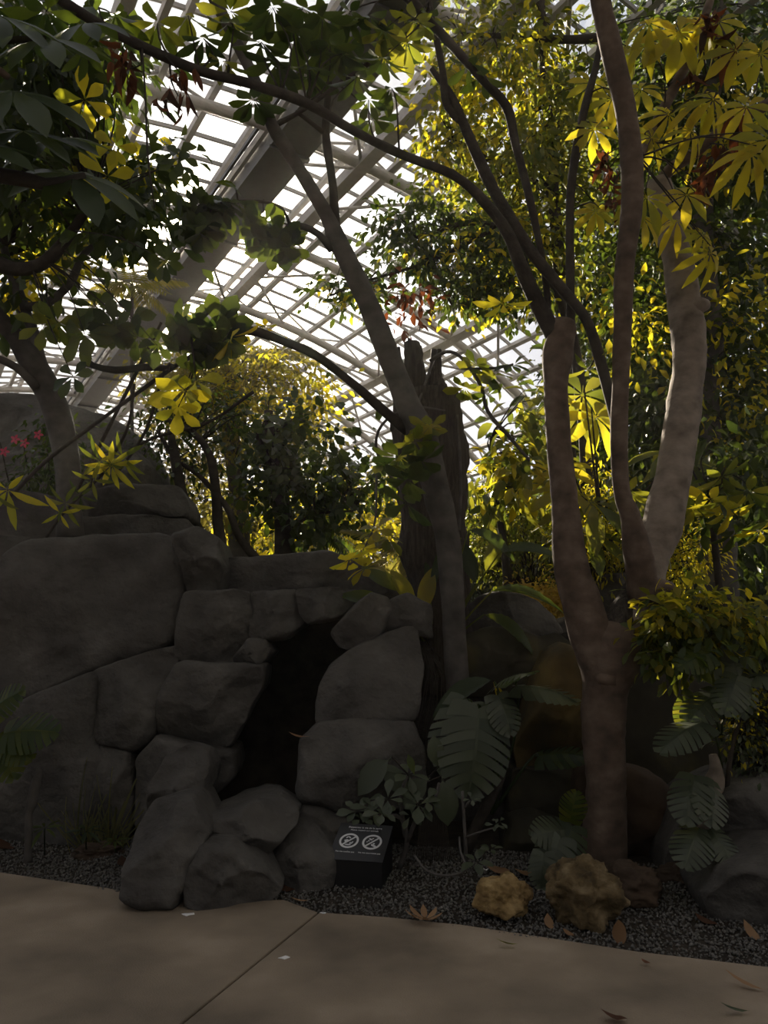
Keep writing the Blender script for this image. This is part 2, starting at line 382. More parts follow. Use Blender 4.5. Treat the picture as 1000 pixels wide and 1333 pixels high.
def crown(parent, blobs, n, size, m, wid=.5, nclump=30, spread=.35, ind=0, tpl='ellip', droop=.35, root=None, twig='bark_dark', trad=.012):
    """blobs: (px, py, rx px, ry px, Y, ry m). Leaves gather in clumps on twigs, as in a real crown."""
    C = []
    wsum = sum(b[2] * b[3] for b in blobs)
    for (x, y, rx, ry, Y, dy) in blobs:
        for _ in range(max(1, int(nclump * rx * ry / wsum))):
            while True:
                q = np.random.default_rng(random.randrange(10 ** 9)).uniform(-1, 1, 3)
                if (q ** 2).sum() < 1: break
            C.append(np.array(at(x + q[0] * rx, y + q[1] * ry, Y + q[2] * dy)))
    C = np.array(C)
    if root is not None:
        it = []
        for c in C:
            b = root[min(range(len(root)), key=lambda i: (Vector(c) - root[i]).length)]
            mid = b.lerp(Vector(c), .5) + Vector((0, 0, .1)) + rv(.08)
            it.append(([b, mid, Vector(c)], [trad, trad * .7, trad * .35]))
        tubes('twig', it, twig, parent, kind='stuff', sides=4, step=.3)
    idx = rng.integers(0, len(C), n); P = C[idx] + rng.normal(0, spread, (n, 3)) * (1, 1, .75)
    D = (P - C[idx]) * .8 + rng.normal(0, .3, (n, 3)) * spread * 2 + np.array((0, 0, -droop)) * spread * 2; Nn_ = rng.normal(0, .45, (n, 3)) + (0, 0, 1)
    Sz = size * rng.uniform(.6, 1.25, n)
    if ind:
        dist = np.linalg.norm(P - (0, 0, EYE), axis=1) / Sz; order = np.argsort(dist); near = order[:ind * 3:3]; far = np.setdiff1d(order, near)
        for i in near: leaf(parent, tpl, m, Vector(P[i]), Vector(D[i]), Sz[i], Vector(Nn_[i]))
        P, D, Nn_, Sz = P[far], D[far], Nn_[far], Sz[far]
    V, Fc = scatter(wid, P, D, Nn_, Sz)
    return put('foliage', mesh('foliage', V, Fc, m), parent, kind='stuff')
#@@SETTING
# ------------------------------------------------------------------ the glasshouse vault
H = 9.0; AZ = math.radians(31.5); RV = 1.85 * H; U0 = .52 * H
dA = Vector((-math.sin(AZ), math.cos(AZ), 0)); dU = Vector((math.cos(AZ), math.sin(AZ), 0)); ZZ = Vector((0, 0, 1))
def vp(a, th, r=0):
    return dA * a + dU * (U0 + (RV + r) * math.sin(th)) + ZZ * (EYE + H - RV + (RV + r) * math.cos(th))
ceil = thing('ceiling', (0, 0, 0), 'white steel and glass barrel vault of the greenhouse roof', kind='structure')
A0, A1_, da = 11.2 - 3.5 * 6, 11.2 + 3.5 * 10, .70
THMIN, THMAX = -1.3, 1.42; dth = .1 * H / RV; th0 = -.12 * H / RV
ths = [th0 + dth * k for k in range(-24, 28) if THMIN < th0 + dth * k < THMAX]
V, Fc = [], []
def hoop(name, a, r, w_, h_, nseg=40, tubeR=None):
    if tubeR:
        P = [vp(a, THMIN + (THMAX - THMIN) * i / nseg, r) for i in range(nseg + 1)]
        V, Fc = tubeVF(P, [tubeR] * len(P), 8, 2.0)
    else:
        V = []; Fc = []
        for i in range(nseg):
            t0 = THMIN + (THMAX - THMIN) * i / nseg; t1 = THMIN + (THMAX - THMIN) * (i + 1) / nseg
            p0, p1 = vp(a, t0, r), vp(a, t1, r); nn = (vp(a, (t0 + t1) / 2, 1) - vp(a, (t0 + t1) / 2, 0))
            v, f = barVF(p0, p1, w_, h_, nn, len(V)); V += v; Fc += f
    return put(name, mesh(name, V, Fc, 'frame', smooth=bool(tubeR)), ceil)
na = int(round((A1_ - A0) / da))
arches = [A0 + 3.5 * k for k in range(17)]
for a in arches: hoop('arch_tube', a, -.42, 0, 0, tubeR=.105)
for i in range(na + 1): hoop('glazing_bar', A0 + da * i, 0, .045, .07)
for k, th in enumerate(ths):
    p0, p1 = vp(A0, th, -.05), vp(A1_, th, -.05); nn = vp(0, th, 1) - vp(0, th, 0)
    v, f = barVF(p0, p1, .10, .13, nn); put('purlin', mesh('purlin', v, f, 'frame', False), ceil)
for a in arches:                      # diagonal lacing between each arch tube and the glazing
    V, Fc = [], []
    th = ths[0]; j = 0
    while th < ths[-1] - dth:
        for (q0, r0, q1, r1) in ((th, -.42, th + dth, -.05), (th + dth, -.05, th + 2 * dth, -.42)):
            v, f = tubeVF([vp(a, q0, r0), vp(a, q1, r1)], [.03, .03], 5, 9, base=len(V)); V += v; Fc += f
        th += 2 * dth
    put('lacing', mesh('lacing', V, Fc, 'frame'), ceil)
for (u, wd) in ((.715, .24), (1.24, .2), (.19, .2)):   # main longitudinal members
    th = math.asin((u * H - U0) / RV); nn = vp(0, th, 1) - vp(0, th, 0)
    v, f = barVF(vp(A0, th, -.42), vp(A1_, th, -.42), wd, wd, nn); put('main_beam', mesh('main_beam', v, f, 'frame', False), ceil)
    th2 = th + .035; v, f = barVF(vp(A0, th2, -.3), vp(A1_, th2, -.3), .1, .1, nn); put('main_beam', mesh('main_beam', v, f, 'frame', False), ceil)
V, Fc = [], []                        # knee braces under the main beams
for a in arches:
    for u in (.715, 1.24):
        th = math.asin((u * H - U0) / RV)
        for s in (-1, 1):
            v, f = tubeVF([vp(a, th, -.5), vp(a + s * 1.3, th - .06, -.05)], [.035, .035], 5, 9, base=len(V)); V += v; Fc += f
            v, f = tubeVF([vp(a + s * 1.8, th, -.42), vp(a, th + .1, -.42)], [.035, .035], 5, 9, base=len(V)); V += v; Fc += f
put('bracing', mesh('bracing', V, Fc, 'frame'), ceil)
duct = thing('ridge_gutter', vp(20, .005, -.9), 'dark grey box gutter running along the ridge under the glass roof', 'gutter')
tD = math.asin((.55 * H - U0) / RV)
for nm, off, rr, w_, h_, mm in (('trough', .0, -.62, .72, .34, 'duct'), ('edge_rail', -.42, -.45, .07, .16, 'frame'), ('edge_rail', -.52, -.40, .05, .07, 'duct'), ('edge_rail', .40, -.42, .06, .14, 'duct')):
    c0 = vp(A0, tD, rr) + dU * off; c1 = vp(A1_, tD, rr) + dU * off
    v, f = barVF(c0, c1, w_, h_, ZZ); put(nm, mesh(nm, v, f, mm, False), duct)
for k in range(12):
    a = A0 + 7 + 3.5 * k
    v, f = barVF(vp(a, tD, -.81) - dU * .38, vp(a, tD, -.81) + dU * .38, .10, .05, ZZ); put('joint_strap', mesh('joint_strap', v, f, 'duct', False), duct)
# panes: the nearest 300 in view are parts, the rest one piece
panes = []
for i in range(na):
    a = A0 + da * i
    for k in range(len(ths) - 1):
        c = vp(a + da / 2, ths[k] + dth / 2, 0.02); panes.append((a, ths[k], c))
def inview(c):
    r = c - Vector((0, 0, EYE)); Yc = r.y * math.cos(PITCH) + r.z * math.sin(PITCH)
    if Yc < 1: return None
    x = 500 + F * r.x / Yc; y = 666.5 - F * (-r.y * math.sin(PITCH) + r.z * math.cos(PITCH)) / Yc
    return (x, y, Yc) if -20 < x < 760 and -20 < y < 640 else None
vis = [(inview(c)[2], a, t) for a, t, c in panes if inview(c)]; vis.sort(); near = {(a, t) for _, a, t in vis[:300]}
def paneVF(a, t, base=0):
    V = []
    for r in (.015, .025):
        for (x, y) in ((a + .02, t + .003), (a + da - .02, t + .003), (a + da - .02, t + dth - .003), (a + .02, t + dth - .003)): V.append(vp(x, y, r))
    F_ = [(0, 1, 2, 3), (7, 6, 5, 4), (0, 4, 5, 1), (1, 5, 6, 2), (2, 6, 7, 3), (3, 7, 4, 0)]
    return V, [tuple(i + base for i in f) for f in F_]
V, Fc = [], []
for a, t, c in panes:
    if (a, t) in near:
        v, f = paneVF(a, t); put('pane', mesh('pane', v, f, 'glass', False), ceil)
    else:
        v, f = paneVF(a, t, len(V)); V += v; Fc += f
put('panes', mesh('panes', V, Fc, 'glass', False), ceil, kind='stuff')

# ------------------------------------------------------------------ haze volume, added for the hazy glow near the sun
import bmesh
hm = bpy.data.materials.new('haze'); hm.use_nodes = True; hm.node_tree.nodes.clear()
ho = hm.node_tree.nodes.new('ShaderNodeOutputMaterial'); hv = hm.node_tree.nodes.new('ShaderNodeVolumeScatter')
hv.inputs['Density'].default_value = .0008; hv.inputs['Anisotropy'].default_value = .66; hv.inputs['Color'].default_value = (1, .97, .93, 1)
hm.node_tree.links.new(hv.outputs[0], ho.inputs['Volume']); M['haze'] = hm
v, f = boxVF(Vector((2, 16, 4.9)), Vector((15, 0, 0)), Vector((0, 20, 0)), Vector((0, 0, 5.1)))
put('haze', mesh('haze', v, f, 'haze', False), kind='stuff')['label'] = 'thin haze added through the glasshouse for the glow near the sun'
bpy.data.objects['haze']['category'] = 'haze'

# ------------------------------------------------------------------ ground: path, gravel bed, planted terrace
edge = [G(x, y) for x, y in ((-700, 1095), (-200, 1123), (0, 1135), (170, 1160), (260, 1171), (370, 1171), (430, 1186), (500, 1193), (600, 1203), (700, 1218), (830, 1238), (1000, 1258), (1150, 1280), (1500, 1330))]
jt, jb = G(415, 1187), G(235, 1333); jd = (jb - jt).normalized(); jend = jt + jd * 9
floor = thing('floor', (0, 0, 0), 'tan concrete path in front of the rocks', kind='structure')
iJ = 6
jn = Vector((-jd.y, jd.x, 0)) * .006
def slab(name, ring):
    n = len(ring); V = [Vector((p.x, p.y, 0)) for p in ring] + [Vector((p.x, p.y, -.12)) for p in ring]
    Fc = [tuple(range(n)), tuple(range(2 * n - 1, n - 1, -1))] + [(i, i + n, (i + 1) % n + n, (i + 1) % n) for i in range(n)]
    if (ring[1] - ring[0]).cross(ring[2] - ring[1]).z < 0: pass
    me = mesh(name, V, Fc, 'path', False); o = put(name, me, floor)
    b = o.modifiers.new('bevel', 'BEVEL'); b.width = .008; b.segments = 2; b.limit_method = 'ANGLE'
    return o
s1 = jn if jn.x < 0 else -jn
slab('slab', [jt + s1] + [jend + s1, Vector((-9, jend.y, 0)), Vector((-9, edge[0].y, 0))] + edge[:iJ])
slab('slab', [jt - s1] + edge[iJ + 1:] + [Vector((9, edge[-1].y, 0)), Vector((9, jend.y, 0)), jend - s1])
# terrain grid behind the path
def eY(x):
    for i in range(len(edge) - 1):
        if edge[i].x <= x <= edge[i + 1].x:
            return edge[i].y + (edge[i + 1].y - edge[i].y) * (x - edge[i].x) / (edge[i + 1].x - edge[i].x)
    return edge[0].y if x < edge[0].x else edge[-1].y
def gz(x, y):
    """height of the planted ground"""
    s = lambda t: max(0, min(1, t)) ** 2 * (3 - 2 * max(0, min(1, t)))
    z = -.02 + .05 * s((y - eY(x)) / 1.2)
    front = 7.35 + .1 * math.sin(x * 2) + .9 * s((x - 2.4) / 1.5) * -1
    top = 2.15 - .55 * s((x + .4) / 1.8)
    z += top * s((y - front) / .7) + .05 * noise.noise(Vector((x, y, 0)))
    return z
xs = np.linspace(-14, 16, 121); ys = np.concatenate([np.linspace(3.4, 9.5, 62), np.linspace(9.9, 48, 40)])
V = []; Fc = []
for j, y in enumerate(ys):
    for i, x in enumerate(xs):
        yy = max(y, eY(x) - .03) if y < 6 else y
        V.append((x, yy, gz(x, yy) - (.10 if yy < eY(x) + .005 else 0)))
for j in range(len(ys) - 1):
    for i in range(len(xs) - 1):
        a = j * len(xs) + i; Fc.append((a, a + 1, a + 1 + len(xs), a + len(xs)))
put('planting_bed', mesh('planting_bed', V, Fc, 'soil'), kind='structure')
put('ground', mesh('ground', [(-90, -60, -.3), (90, -60, -.3), (90, 120, -.3), (-90, 120, -.3)], [(0, 1, 2, 3)], 'soil', False), kind='structure')
# gravel: many small stones, uncountable
n = 30000; gx = rng.uniform(-3.6, 3.4, n); k_ = 0
P = []
for x in gx:
    y = eY(x) + rng.uniform(-.03, 1) ** 1.0 * (1.5 if x > -.9 else 1.3)
    P.append((x, y, gz(x, y) + rng.uniform(0, .012)))
P = np.array(P); oc = np.array([(1, 0, 0), (0, 1, 0), (-1, 0, 0), (0, -1, 0), (0, 0, 1), (0, 0, -1)], float)
ofc = np.array([(0, 1, 4), (1, 2, 4), (2, 3, 4), (3, 0, 4), (1, 0, 5), (2, 1, 5), (3, 2, 5), (0, 3, 5)])
sc = rng.uniform(.005, .013, (n, 1, 1)) * rng.uniform(.6, 1.2, (n, 1, 3)); ang = rng.uniform(0, 6.28, n)
q = oc[None] * sc + rng.normal(0, .0012, (n, 6, 3)); c_, s_ = np.cos(ang)[:, None], np.sin(ang)[:, None]
q = np.stack([q[..., 0] * c_ - q[..., 1] * s_, q[..., 0] * s_ + q[..., 1] * c_, q[..., 2]], -1) + P[:, None]
tag(put('gravel', mesh('gravel', q.reshape(-1, 3), (np.arange(n)[:, None, None] * 6 + ofc[None]).reshape(-1, 3), 'gravel', False)), 'grey gravel strip between the concrete path and the rocks', 'gravel', kind='stuff')

# ------------------------------------------------------------------ rockwork
rock('rock_slab', [(-150, 770), (-60, 700), (0, 700), (38, 702), (20, 722), (14, 752), (-20, 775)], 6.75, 'small grey rock end at the far left edge beside the great slab', thick=.9, seed=1)
rock('rock_slab', [(-160, 760), (14, 752), (18, 722), (45, 707), (120, 702), (212, 697), (236, 708), (247, 738), (244, 775), (235, 832), (225, 840), (150, 864), (100, 882), (30, 914), (0, 920), (-160, 950)], 6.6,
     'huge smooth grey rock slab filling the left, above the long slanting seam', thick=1.0, bulge=.2, seed=2, lean=.15, p=6, facets=2)
rock('rock', [(228, 703), (262, 691), (282, 702), (289, 735), (284, 771), (246, 773), (243, 738)], 6.55, 'rounded rock knob with a sunlit top right of the great slab', thick=.8, seed=3, bulge=.22)
rock('rock_slab', [(-160, 950), (0, 922), (30, 916), (100, 885), (130, 874), (128, 968), (172, 980), (172, 1085), (110, 1105), (0, 1112), (-160, 1115)], 6.45, 'big dark lower wall slab under the slanting seam at left', thick=1.0, bulge=.2, seed=4, p=6, facets=2)
rock('rock', [(122, 878), (150, 866), (205, 848), (233, 840), (226, 880), (204, 958), (176, 974), (140, 966), (122, 955)], 6.4, 'grey rock face with a short crack between slanting seam and column of blocks', thick=.8, seed=5, p=5)
rock('rock', [(130, 968), (172, 978), (179, 1002), (176, 1062), (168, 1100), (120, 1102)], 6.35, 'dark lower block right of the big wall slab behind grass tufts', thick=.8, seed=6)
rock('rock', [(244, 774), (300, 771), (325, 774), (328, 835), (310, 862), (248, 859), (233, 850), (237, 810)], 6.5, 'square grey block directly under the long ledge, left of three', thick=.9, seed=7, bulge=.16, p=5)
rock('rock', [(328, 774), (385, 769), (395, 800), (392, 812), (370, 828), (345, 836), (330, 832)], 6.55, 'middle block of the row under the ledge, above the cave', thick=1.0, seed=8, bulge=.15, p=5)
rock('rock', [(308, 855), (325, 836), (343, 837), (350, 850), (334, 865), (312, 864)], 6.4, 'small wedge stone at the upper left lip of the dark cave', thick=.8, seed=9, bulge=.12)
rock('rock', [(388, 769), (440, 767), (466, 774), (442, 800), (402, 811), (396, 800)], 6.5, 'right block of the row under the ledge, over the cave mouth', thick=1.2, seed=10, bulge=.15, p=5)
rock('rock', [(236, 862), (310, 866), (345, 865), (341, 890), (322, 922), (297, 971), (245, 970), (205, 955), (214, 900)], 6.35, 'tall grey block left of the cave, under the square block', thick=.9, seed=11, bulge=.2, p=4)
rock('rock', [(182, 985), (205, 960), (242, 972), (302, 980), (304, 1010), (266, 1042), (235, 1066), (200, 1090), (177, 1070)], 6.2, 'low rock below the tall block at the left foot of the cave', thick=1.0, seed=12, bulge=.2)
rock('rock', [(198, 1052), (203, 1020), (218, 988), (243, 975), (266, 982), (272, 1003), (262, 1040), (258, 1052), (225, 1058)], 5.55, 'hump of rock with chipped edge sitting on the leaning boulder', thick=.6, seed=13, bulge=.2)
FG = [
 ([(166, 1157), (172, 1125), (184, 1096), (190, 1060), (205, 1044), (235, 1035), (254, 1036), (262, 1050), (279, 1078), (262, 1105), (254, 1125), (243, 1152), (236, 1172), (201, 1170), (177, 1165)], 5.0, 'tall leaning boulder at the path edge, leftmost of the front group', .25),
 ([(254, 1137), (257, 1108), (268, 1090), (283, 1085), (310, 1087), (330, 1105), (347, 1130), (364, 1160), (344, 1172), (283, 1171), (247, 1170)], 4.98, 'dark domed boulder at the path edge in the middle of the front group', .28),
 ([(272, 1064), (286, 1053), (313, 1050), (328, 1043), (358, 1041), (386, 1058), (382, 1074), (360, 1093), (341, 1112), (320, 1098), (303, 1087), (279, 1085)], 5.25, 'pale topped flat boulder resting over the domed boulder', .3),
 ([(340, 1114), (361, 1093), (392, 1063), (412, 1075), (441, 1100), (444, 1125), (434, 1145), (410, 1154), (370, 1160), (356, 1138)], 5.4, 'dark boulder beside the black sign box', .28),
 ([(376, 1050), (392, 1037), (429, 1039), (452, 1055), (468, 1082), (460, 1098), (442, 1100), (412, 1074), (388, 1058)], 5.8, 'rounded boulder behind the black sign box under the pillar rock', .28)]
for i, (pl, Y, lb, b) in enumerate(FG): rock('boulder', pl, Y, lb, 'boulder', thick=.7, bulge=b, lean=.18, seed=20 + i, M_=96, p=3, facets=3)
rock('rock', [(414, 942), (416, 900), (432, 868), (462, 846), (500, 829), (533, 817), (543, 824), (548, 870), (540, 938), (470, 938)], 6.0, 'wedge shaped rock with a sunlit slanting top edge right of the cave', thick=1.0, seed=30, bulge=.22, lean=.3)
rock('rock', [(391, 1000), (393, 966), (418, 944), (470, 938), (535, 939), (552, 990), (550, 1045), (480, 1048), (450, 1052), (392, 1038)], 5.9, 'bulky rock under the sunlit wedge rock at right of the cave', thick=1.0, seed=31, bulge=.25)
rock('rock', [(434, 822), (465, 790), (482, 774), (502, 781), (507, 797), (497, 817), (480, 836), (462, 843), (445, 840)], 6.35, 'tilted rock at the upper right lip of the cave', thick=.9, seed=32, bulge=.12)
rock('rock', [(506, 785), (530, 774), (560, 790), (560, 830), (530, 820), (502, 828), (498, 820)], 6.4, 'smaller tilted rock above the sunlit wedge rock', thick=.9, seed=33, bulge=.12)
rock('rock_ledge', [(284, 768), (285, 735), (292, 727), (330, 727), (390, 725), (430, 719), (470, 735), (500, 750), (500, 773), (430, 768), (350, 771)], 6.9, 'long flat ledge of rock above the row of blocks', thick=1.1, seed=34, bulge=.15, p=5)
rock('rock_ledge', [(104, 672), (106, 644), (160, 636), (228, 632), (240, 655), (240, 674), (170, 672)], 7.8, 'upper ledge rock below the left tree', thick=1.2, seed=35, bulge=.2, p=5)
rock('rock_ledge', [(104, 702), (106, 677), (170, 674), (240, 677), (252, 690), (250, 708), (180, 712)], 7.6, 'lower ledge rock just above the great slab', thick=1.2, seed=36, bulge=.2, p=5)
rock('rock', [(-150, 720), (-150, 650), (0, 640), (60, 646), (104, 650), (108, 712), (0, 722)], 7.5, 'dark rock behind the corner of the great slab at far left', thick=1.4, seed=37, bulge=.2)
rock('rock_dome', [(-190, 700), (-190, 540), (-60, 520), (0, 519), (50, 521), (110, 540), (155, 552), (192, 580), (212, 618), (224, 650), (226, 700)], 9.6, 'big dome shaped rock outcrop behind the left tree', thick=2.2, seed=38, bulge=.6, lean=.8)
rock('rock_dome', [(120, 650), (125, 600), (150, 588), (178, 592), (196, 610), (196, 655)], 9.0, 'rock shoulder in front of the dome outcrop behind the left tree', thick=.9, seed=39, bulge=.25)
rock('rock', [(606, 825), (612, 792), (628, 778), (655, 772), (692, 784), (716, 802), (727, 825), (690, 834), (650, 826)], 7.1, 'rounded rock behind the leaning smooth trunk below the big ribbed leaf', thick=1.0, seed=40, bulge=.25, m='rock')
rock('rock', [(600, 905), (604, 830), (640, 818), (668, 823), (700, 831), (724, 826), (740, 838), (716, 858), (702, 888), (680, 905)], 6.8, 'smooth draped rock right of the leaning smooth trunk', thick=1.0, seed=41, bulge=.25, m='rock_moss')
rock('rock', [(690, 930), (698, 880), (712, 850), (732, 840), (750, 850), (764, 882), (770, 950), (762, 1000), (735, 1004), (676, 1002), (672, 962)], 6.4, 'upright rock tinted yellow for the sun on its cap, behind the forked tree', thick=.9, seed=42, bulge=.25, m='rock_sun_tint')
rock('rock', [(664, 1062), (670, 1004), (740, 1003), (770, 1010), (775, 1070), (700, 1075)], 6.3, 'mossy squarish rock below the sun tinted rock', thick=.9, seed=43, bulge=.2, m='rock_moss')
rock('rock', [(655, 1122), (665, 1066), (700, 1058), (745, 1075), (755, 1130), (700, 1135)], 6.1, 'low dark rock near the ground left of the forked tree', thick=.7, seed=44, bulge=.2, m='rock_moss')
rock('rock', [(722, 840), (724, 812), (740, 806), (770, 812), (775, 842), (745, 846)], 7.3, 'small pale rock between sun tinted rock and forked tree', thick=.6, seed=45, bulge=.15)
rock('rock', [(764, 806), (770, 768), (786, 752), (812, 750), (850, 775), (852, 810)], 7.6, 'pale rock seen through the fork of the tree', thick=.8, seed=46, bulge=.2)
rock('boulder', [(752, 1010), (768, 993), (805, 994), (850, 1010), (880, 1038), (893, 1080), (895, 1130), (862, 1146), (800, 1156), (750, 1150), (745, 1080)], 6.0, 'large brown rounded boulder behind the forked tree', 'boulder', thick=.9, seed=47, bulge=.35, m='rock_brown')
rock('boulder', [(868, 1150), (872, 1110), (892, 1060), (915, 1035), (960, 1012), (1090, 1000), (1120, 1090), (1000, 1105), (940, 1128), (912, 1160)], 5.3, 'dark boulder at the right edge behind the climbing plant stem', 'boulder', thick=.8, seed=48, bulge=.3)
rock('boulder', [(915, 1165), (940, 1130), (1000, 1105), (1120, 1085), (1130, 1240), (1000, 1236), (952, 1212), (925, 1190)], 4.7, 'dark angular boulder at the lower right edge of the bed', 'boulder', thick=.8, seed=49, bulge=.25)
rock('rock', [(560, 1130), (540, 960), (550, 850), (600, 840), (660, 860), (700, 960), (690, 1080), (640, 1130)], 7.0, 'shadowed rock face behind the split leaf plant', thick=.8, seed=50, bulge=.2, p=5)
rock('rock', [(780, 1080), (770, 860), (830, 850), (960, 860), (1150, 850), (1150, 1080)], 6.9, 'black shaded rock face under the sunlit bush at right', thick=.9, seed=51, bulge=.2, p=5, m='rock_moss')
lump('boulder', G(661, 1203) + Vector((0, .12, .11)), (.155, .14, .125), 'lime', 'yellow pitted limestone boulder on the gravel by the path', 'boulder', seed=3, rug=.3)
lump('boulder', G(780, 1222) + Vector((0, .28, .13)), (.21, .18, .19), 'crag', 'jagged yellowish craggy rock at the foot of the forked tree', 'boulder', seed=8, rug=.34)
lump('boulder', G(835, 1190) + Vector((0, .22, .09)), (.2, .16, .13), 'rock_brown', 'dark craggy rock right of the forked tree trunk', 'boulder', seed=12, rug=.3)
lump('boulder', G(908, 1160) + Vector((0, .12, .05)), (.20, .14, .10), 'rock_brown', 'low brown broken stones beside the climbing plant stem', 'boulder', seed=14, rug=.35)
lump('boulder', G(120, 1118) + Vector((0, .12, .0)), (.22, .12, .07), 'rock_brown', 'small flat dark stone among weeds before the left wall', 'boulder', seed=17, rug=.4)

# ------------------------------------------------------------------ forked tree in front
T1 = thing('forked_tree', G(785, 1150), 'large forked tree with reddish trunk dividing into three stems at right', 'tree')
def Bp(pts, step=.25):
    P, _ = catmull([at(x, y, Y) for x, y, Y, w_ in pts], [1] * len(pts), step); return P
t1 = [(783, 1165, 5.5, 66), (786, 1120, 5.5, 54), (789, 1040, 5.5, 50), (787, 960, 5.5, 50), (788, 905, 5.5, 54), (792, 868, 5.5, 72), (797, 835, 5.5, 74), (802, 812, 5.5, 46)]
s1 = [(790, 880, 5.5, 56), (775, 840, 5.5, 56), (758, 790, 5.5, 50), (744, 740, 5.5, 44), (735, 650, 5.5, 35), (728, 570, 5.5, 33), (723, 505, 5.5, 32), (726, 462, 5.5, 40), (733, 428, 5.5, 38), (735, 418, 5.5, 30)]
s2 = [(838, 780, 5.5, 40), (832, 730, 5.4, 38), (820, 670, 5.3, 27), (810, 640, 5.25, 22), (806, 560, 5.2, 22), (810, 450, 5.1, 23), (813, 350, 5.0, 27), (824, 250, 4.9, 29), (816, 150, 4.8, 30), (800, 80, 4.7, 30), (782, 0, 4.6, 28), (765, -90, 4.5, 26)]
s3 = [(797, 880, 5.5, 50), (818, 840, 5.55, 50), (836, 795, 5.6, 52), (845, 745, 5.65, 46), (862, 680, 5.7, 48), (880, 600, 5.8, 44), (893, 510, 5.9, 42), (897, 455, 5.9, 44), (892, 400, 5.9, 44), (880, 330, 5.95, 40), (866, 275, 6.0, 38), (858, 235, 6.0, 32)]
ptube('trunk', t1, 'bark', T1, sides=20, step=.04, rough=.16, seed=1)
ptube('stem', s1, 'bark', T1, sides=16, step=.05, rough=.14, seed=2, label='left stem, cut off with stubby top')
ptube('stem', s2, 'bark', T1, sides=16, step=.05, rough=.10, seed=3, label='dark curving middle stem')
ptube('stem', s3, 'bark_pale', T1, sides=18, step=.05, rough=.16, seed=4, label='thick pale right stem with a sawn top')
ptube('knot', [(893, 402, 5.85, 20), (912, 398, 5.8, 26), (922, 396, 5.8, 12)], 'bark_pale', T1, rough=.3, step=.03)
ptube('knot', [(855, 770, 5.45, 34), (868, 766, 5.4, 26), (876, 764, 5.4, 14)], 'bark', T1, rough=.3, step=.03)
ptube('broken_stub', [(800, 835, 5.5, 44), (812, 800, 5.55, 30), (818, 770, 5.6, 18), (822, 748, 5.65, 6)], 'stump', T1, sides=12, rough=.5, step=.03, seed=5)
ptube('knot', [(790, 880, 5.38, 30), (782, 884, 5.36, 18), (778, 888, 5.36, 8)], 'bark', T1, rough=.3, step=.03)
b1 = [(728, 445, 5.5, 28), (705, 405, 5.5, 22), (682, 355, 5.4, 20), (662, 305, 5.3, 17), (630, 262, 5.2, 14), (590, 228, 5.1, 13), (520, 200, 4.9, 13), (460, 170, 4.7, 13), (400, 135, 4.6, 14), (330, 110, 4.4, 14), (260, 92, 4.3, 14), (180, 58, 4.1, 15), (100, 14, 4.0, 16), (40, -30, 3.9, 16)]
b2 = [(806, 560, 5.2, 16), (790, 500, 5.3, 15), (765, 420, 5.35, 14), (735, 380, 5.4, 14), (690, 325, 5.4, 16), (650, 260, 5.4, 17), (620, 200, 5.4, 15), (590, 130, 5.4, 12), (562, 90, 5.4, 8)]
b3 = [(714, 420, 5.5, 10), (710, 360, 5.5, 9), (690, 260, 5.4, 11), (672, 190, 5.4, 12), (660, 140, 5.4, 14), (630, 105, 5.3, 12), (580, 50, 5.2, 13), (530, -5, 5.1, 14), (500, -40, 5.1, 14)]
b4 = [(742, 440, 5.5, 18), (743, 400, 5.5, 12), (742, 310, 5.5, 12), (744, 240, 5.5, 12), (757, 160, 5.5, 12), (775, 90, 5.5, 10), (783, 50, 5.5, 8)]
b5 = [(602, 160, 5.4, 9), (582, 138, 5.4, 11), (576, 90, 5.35, 10), (566, 40, 5.3, 9), (556, -10, 5.3, 9)]
b6 = [(830, 205, 5.2, 14), (850, 170, 5.5, 14), (880, 110, 5.6, 15), (905, 60, 5.6, 13), (925, 0, 5.6, 12)]
b7 = [(870, 112, 5.6, 8), (920, 100, 5.5, 8), (965, 93, 5.4, 8), (1010, 85, 5.3, 9)]
b8 = [(857, 240, 6.0, 18), (875, 218, 5.9, 16), (905, 200, 5.8, 15), (940, 170, 5.7, 15), (1010, 130, 5.6, 16)]
for b, mm in ((b1, 'bark_dark'), (b2, 'bark_dark'), (b3, 'bark_dark'), (b4, 'bark_dark'), (b5, 'bark_dark'), (b6, 'bark'), (b7, 'bark_dark'), (b8, 'bark')):
    ptube('branch', b, mm, T1, sides=10, step=.07, rough=.14, seed=len(b))
root1 = sum([Bp(b) for b in (b1, b2, b3, b4, b6, b7, b8)], [])
def twigs_to(parent, roots, pts, m='bark_dark', r=.008):
    it = []
    for c in pts:
        b = min(roots, key=lambda q: (q - c).length)
        mid = b.lerp(c, .5) + rv(.04) + Vector((0, 0, .04)); it.append(([b, mid, c], [r, r * .75, r * .45]))
    if it: tubes('twig', it, m, parent, kind='stuff', sides=5, step=.1)
pts = []
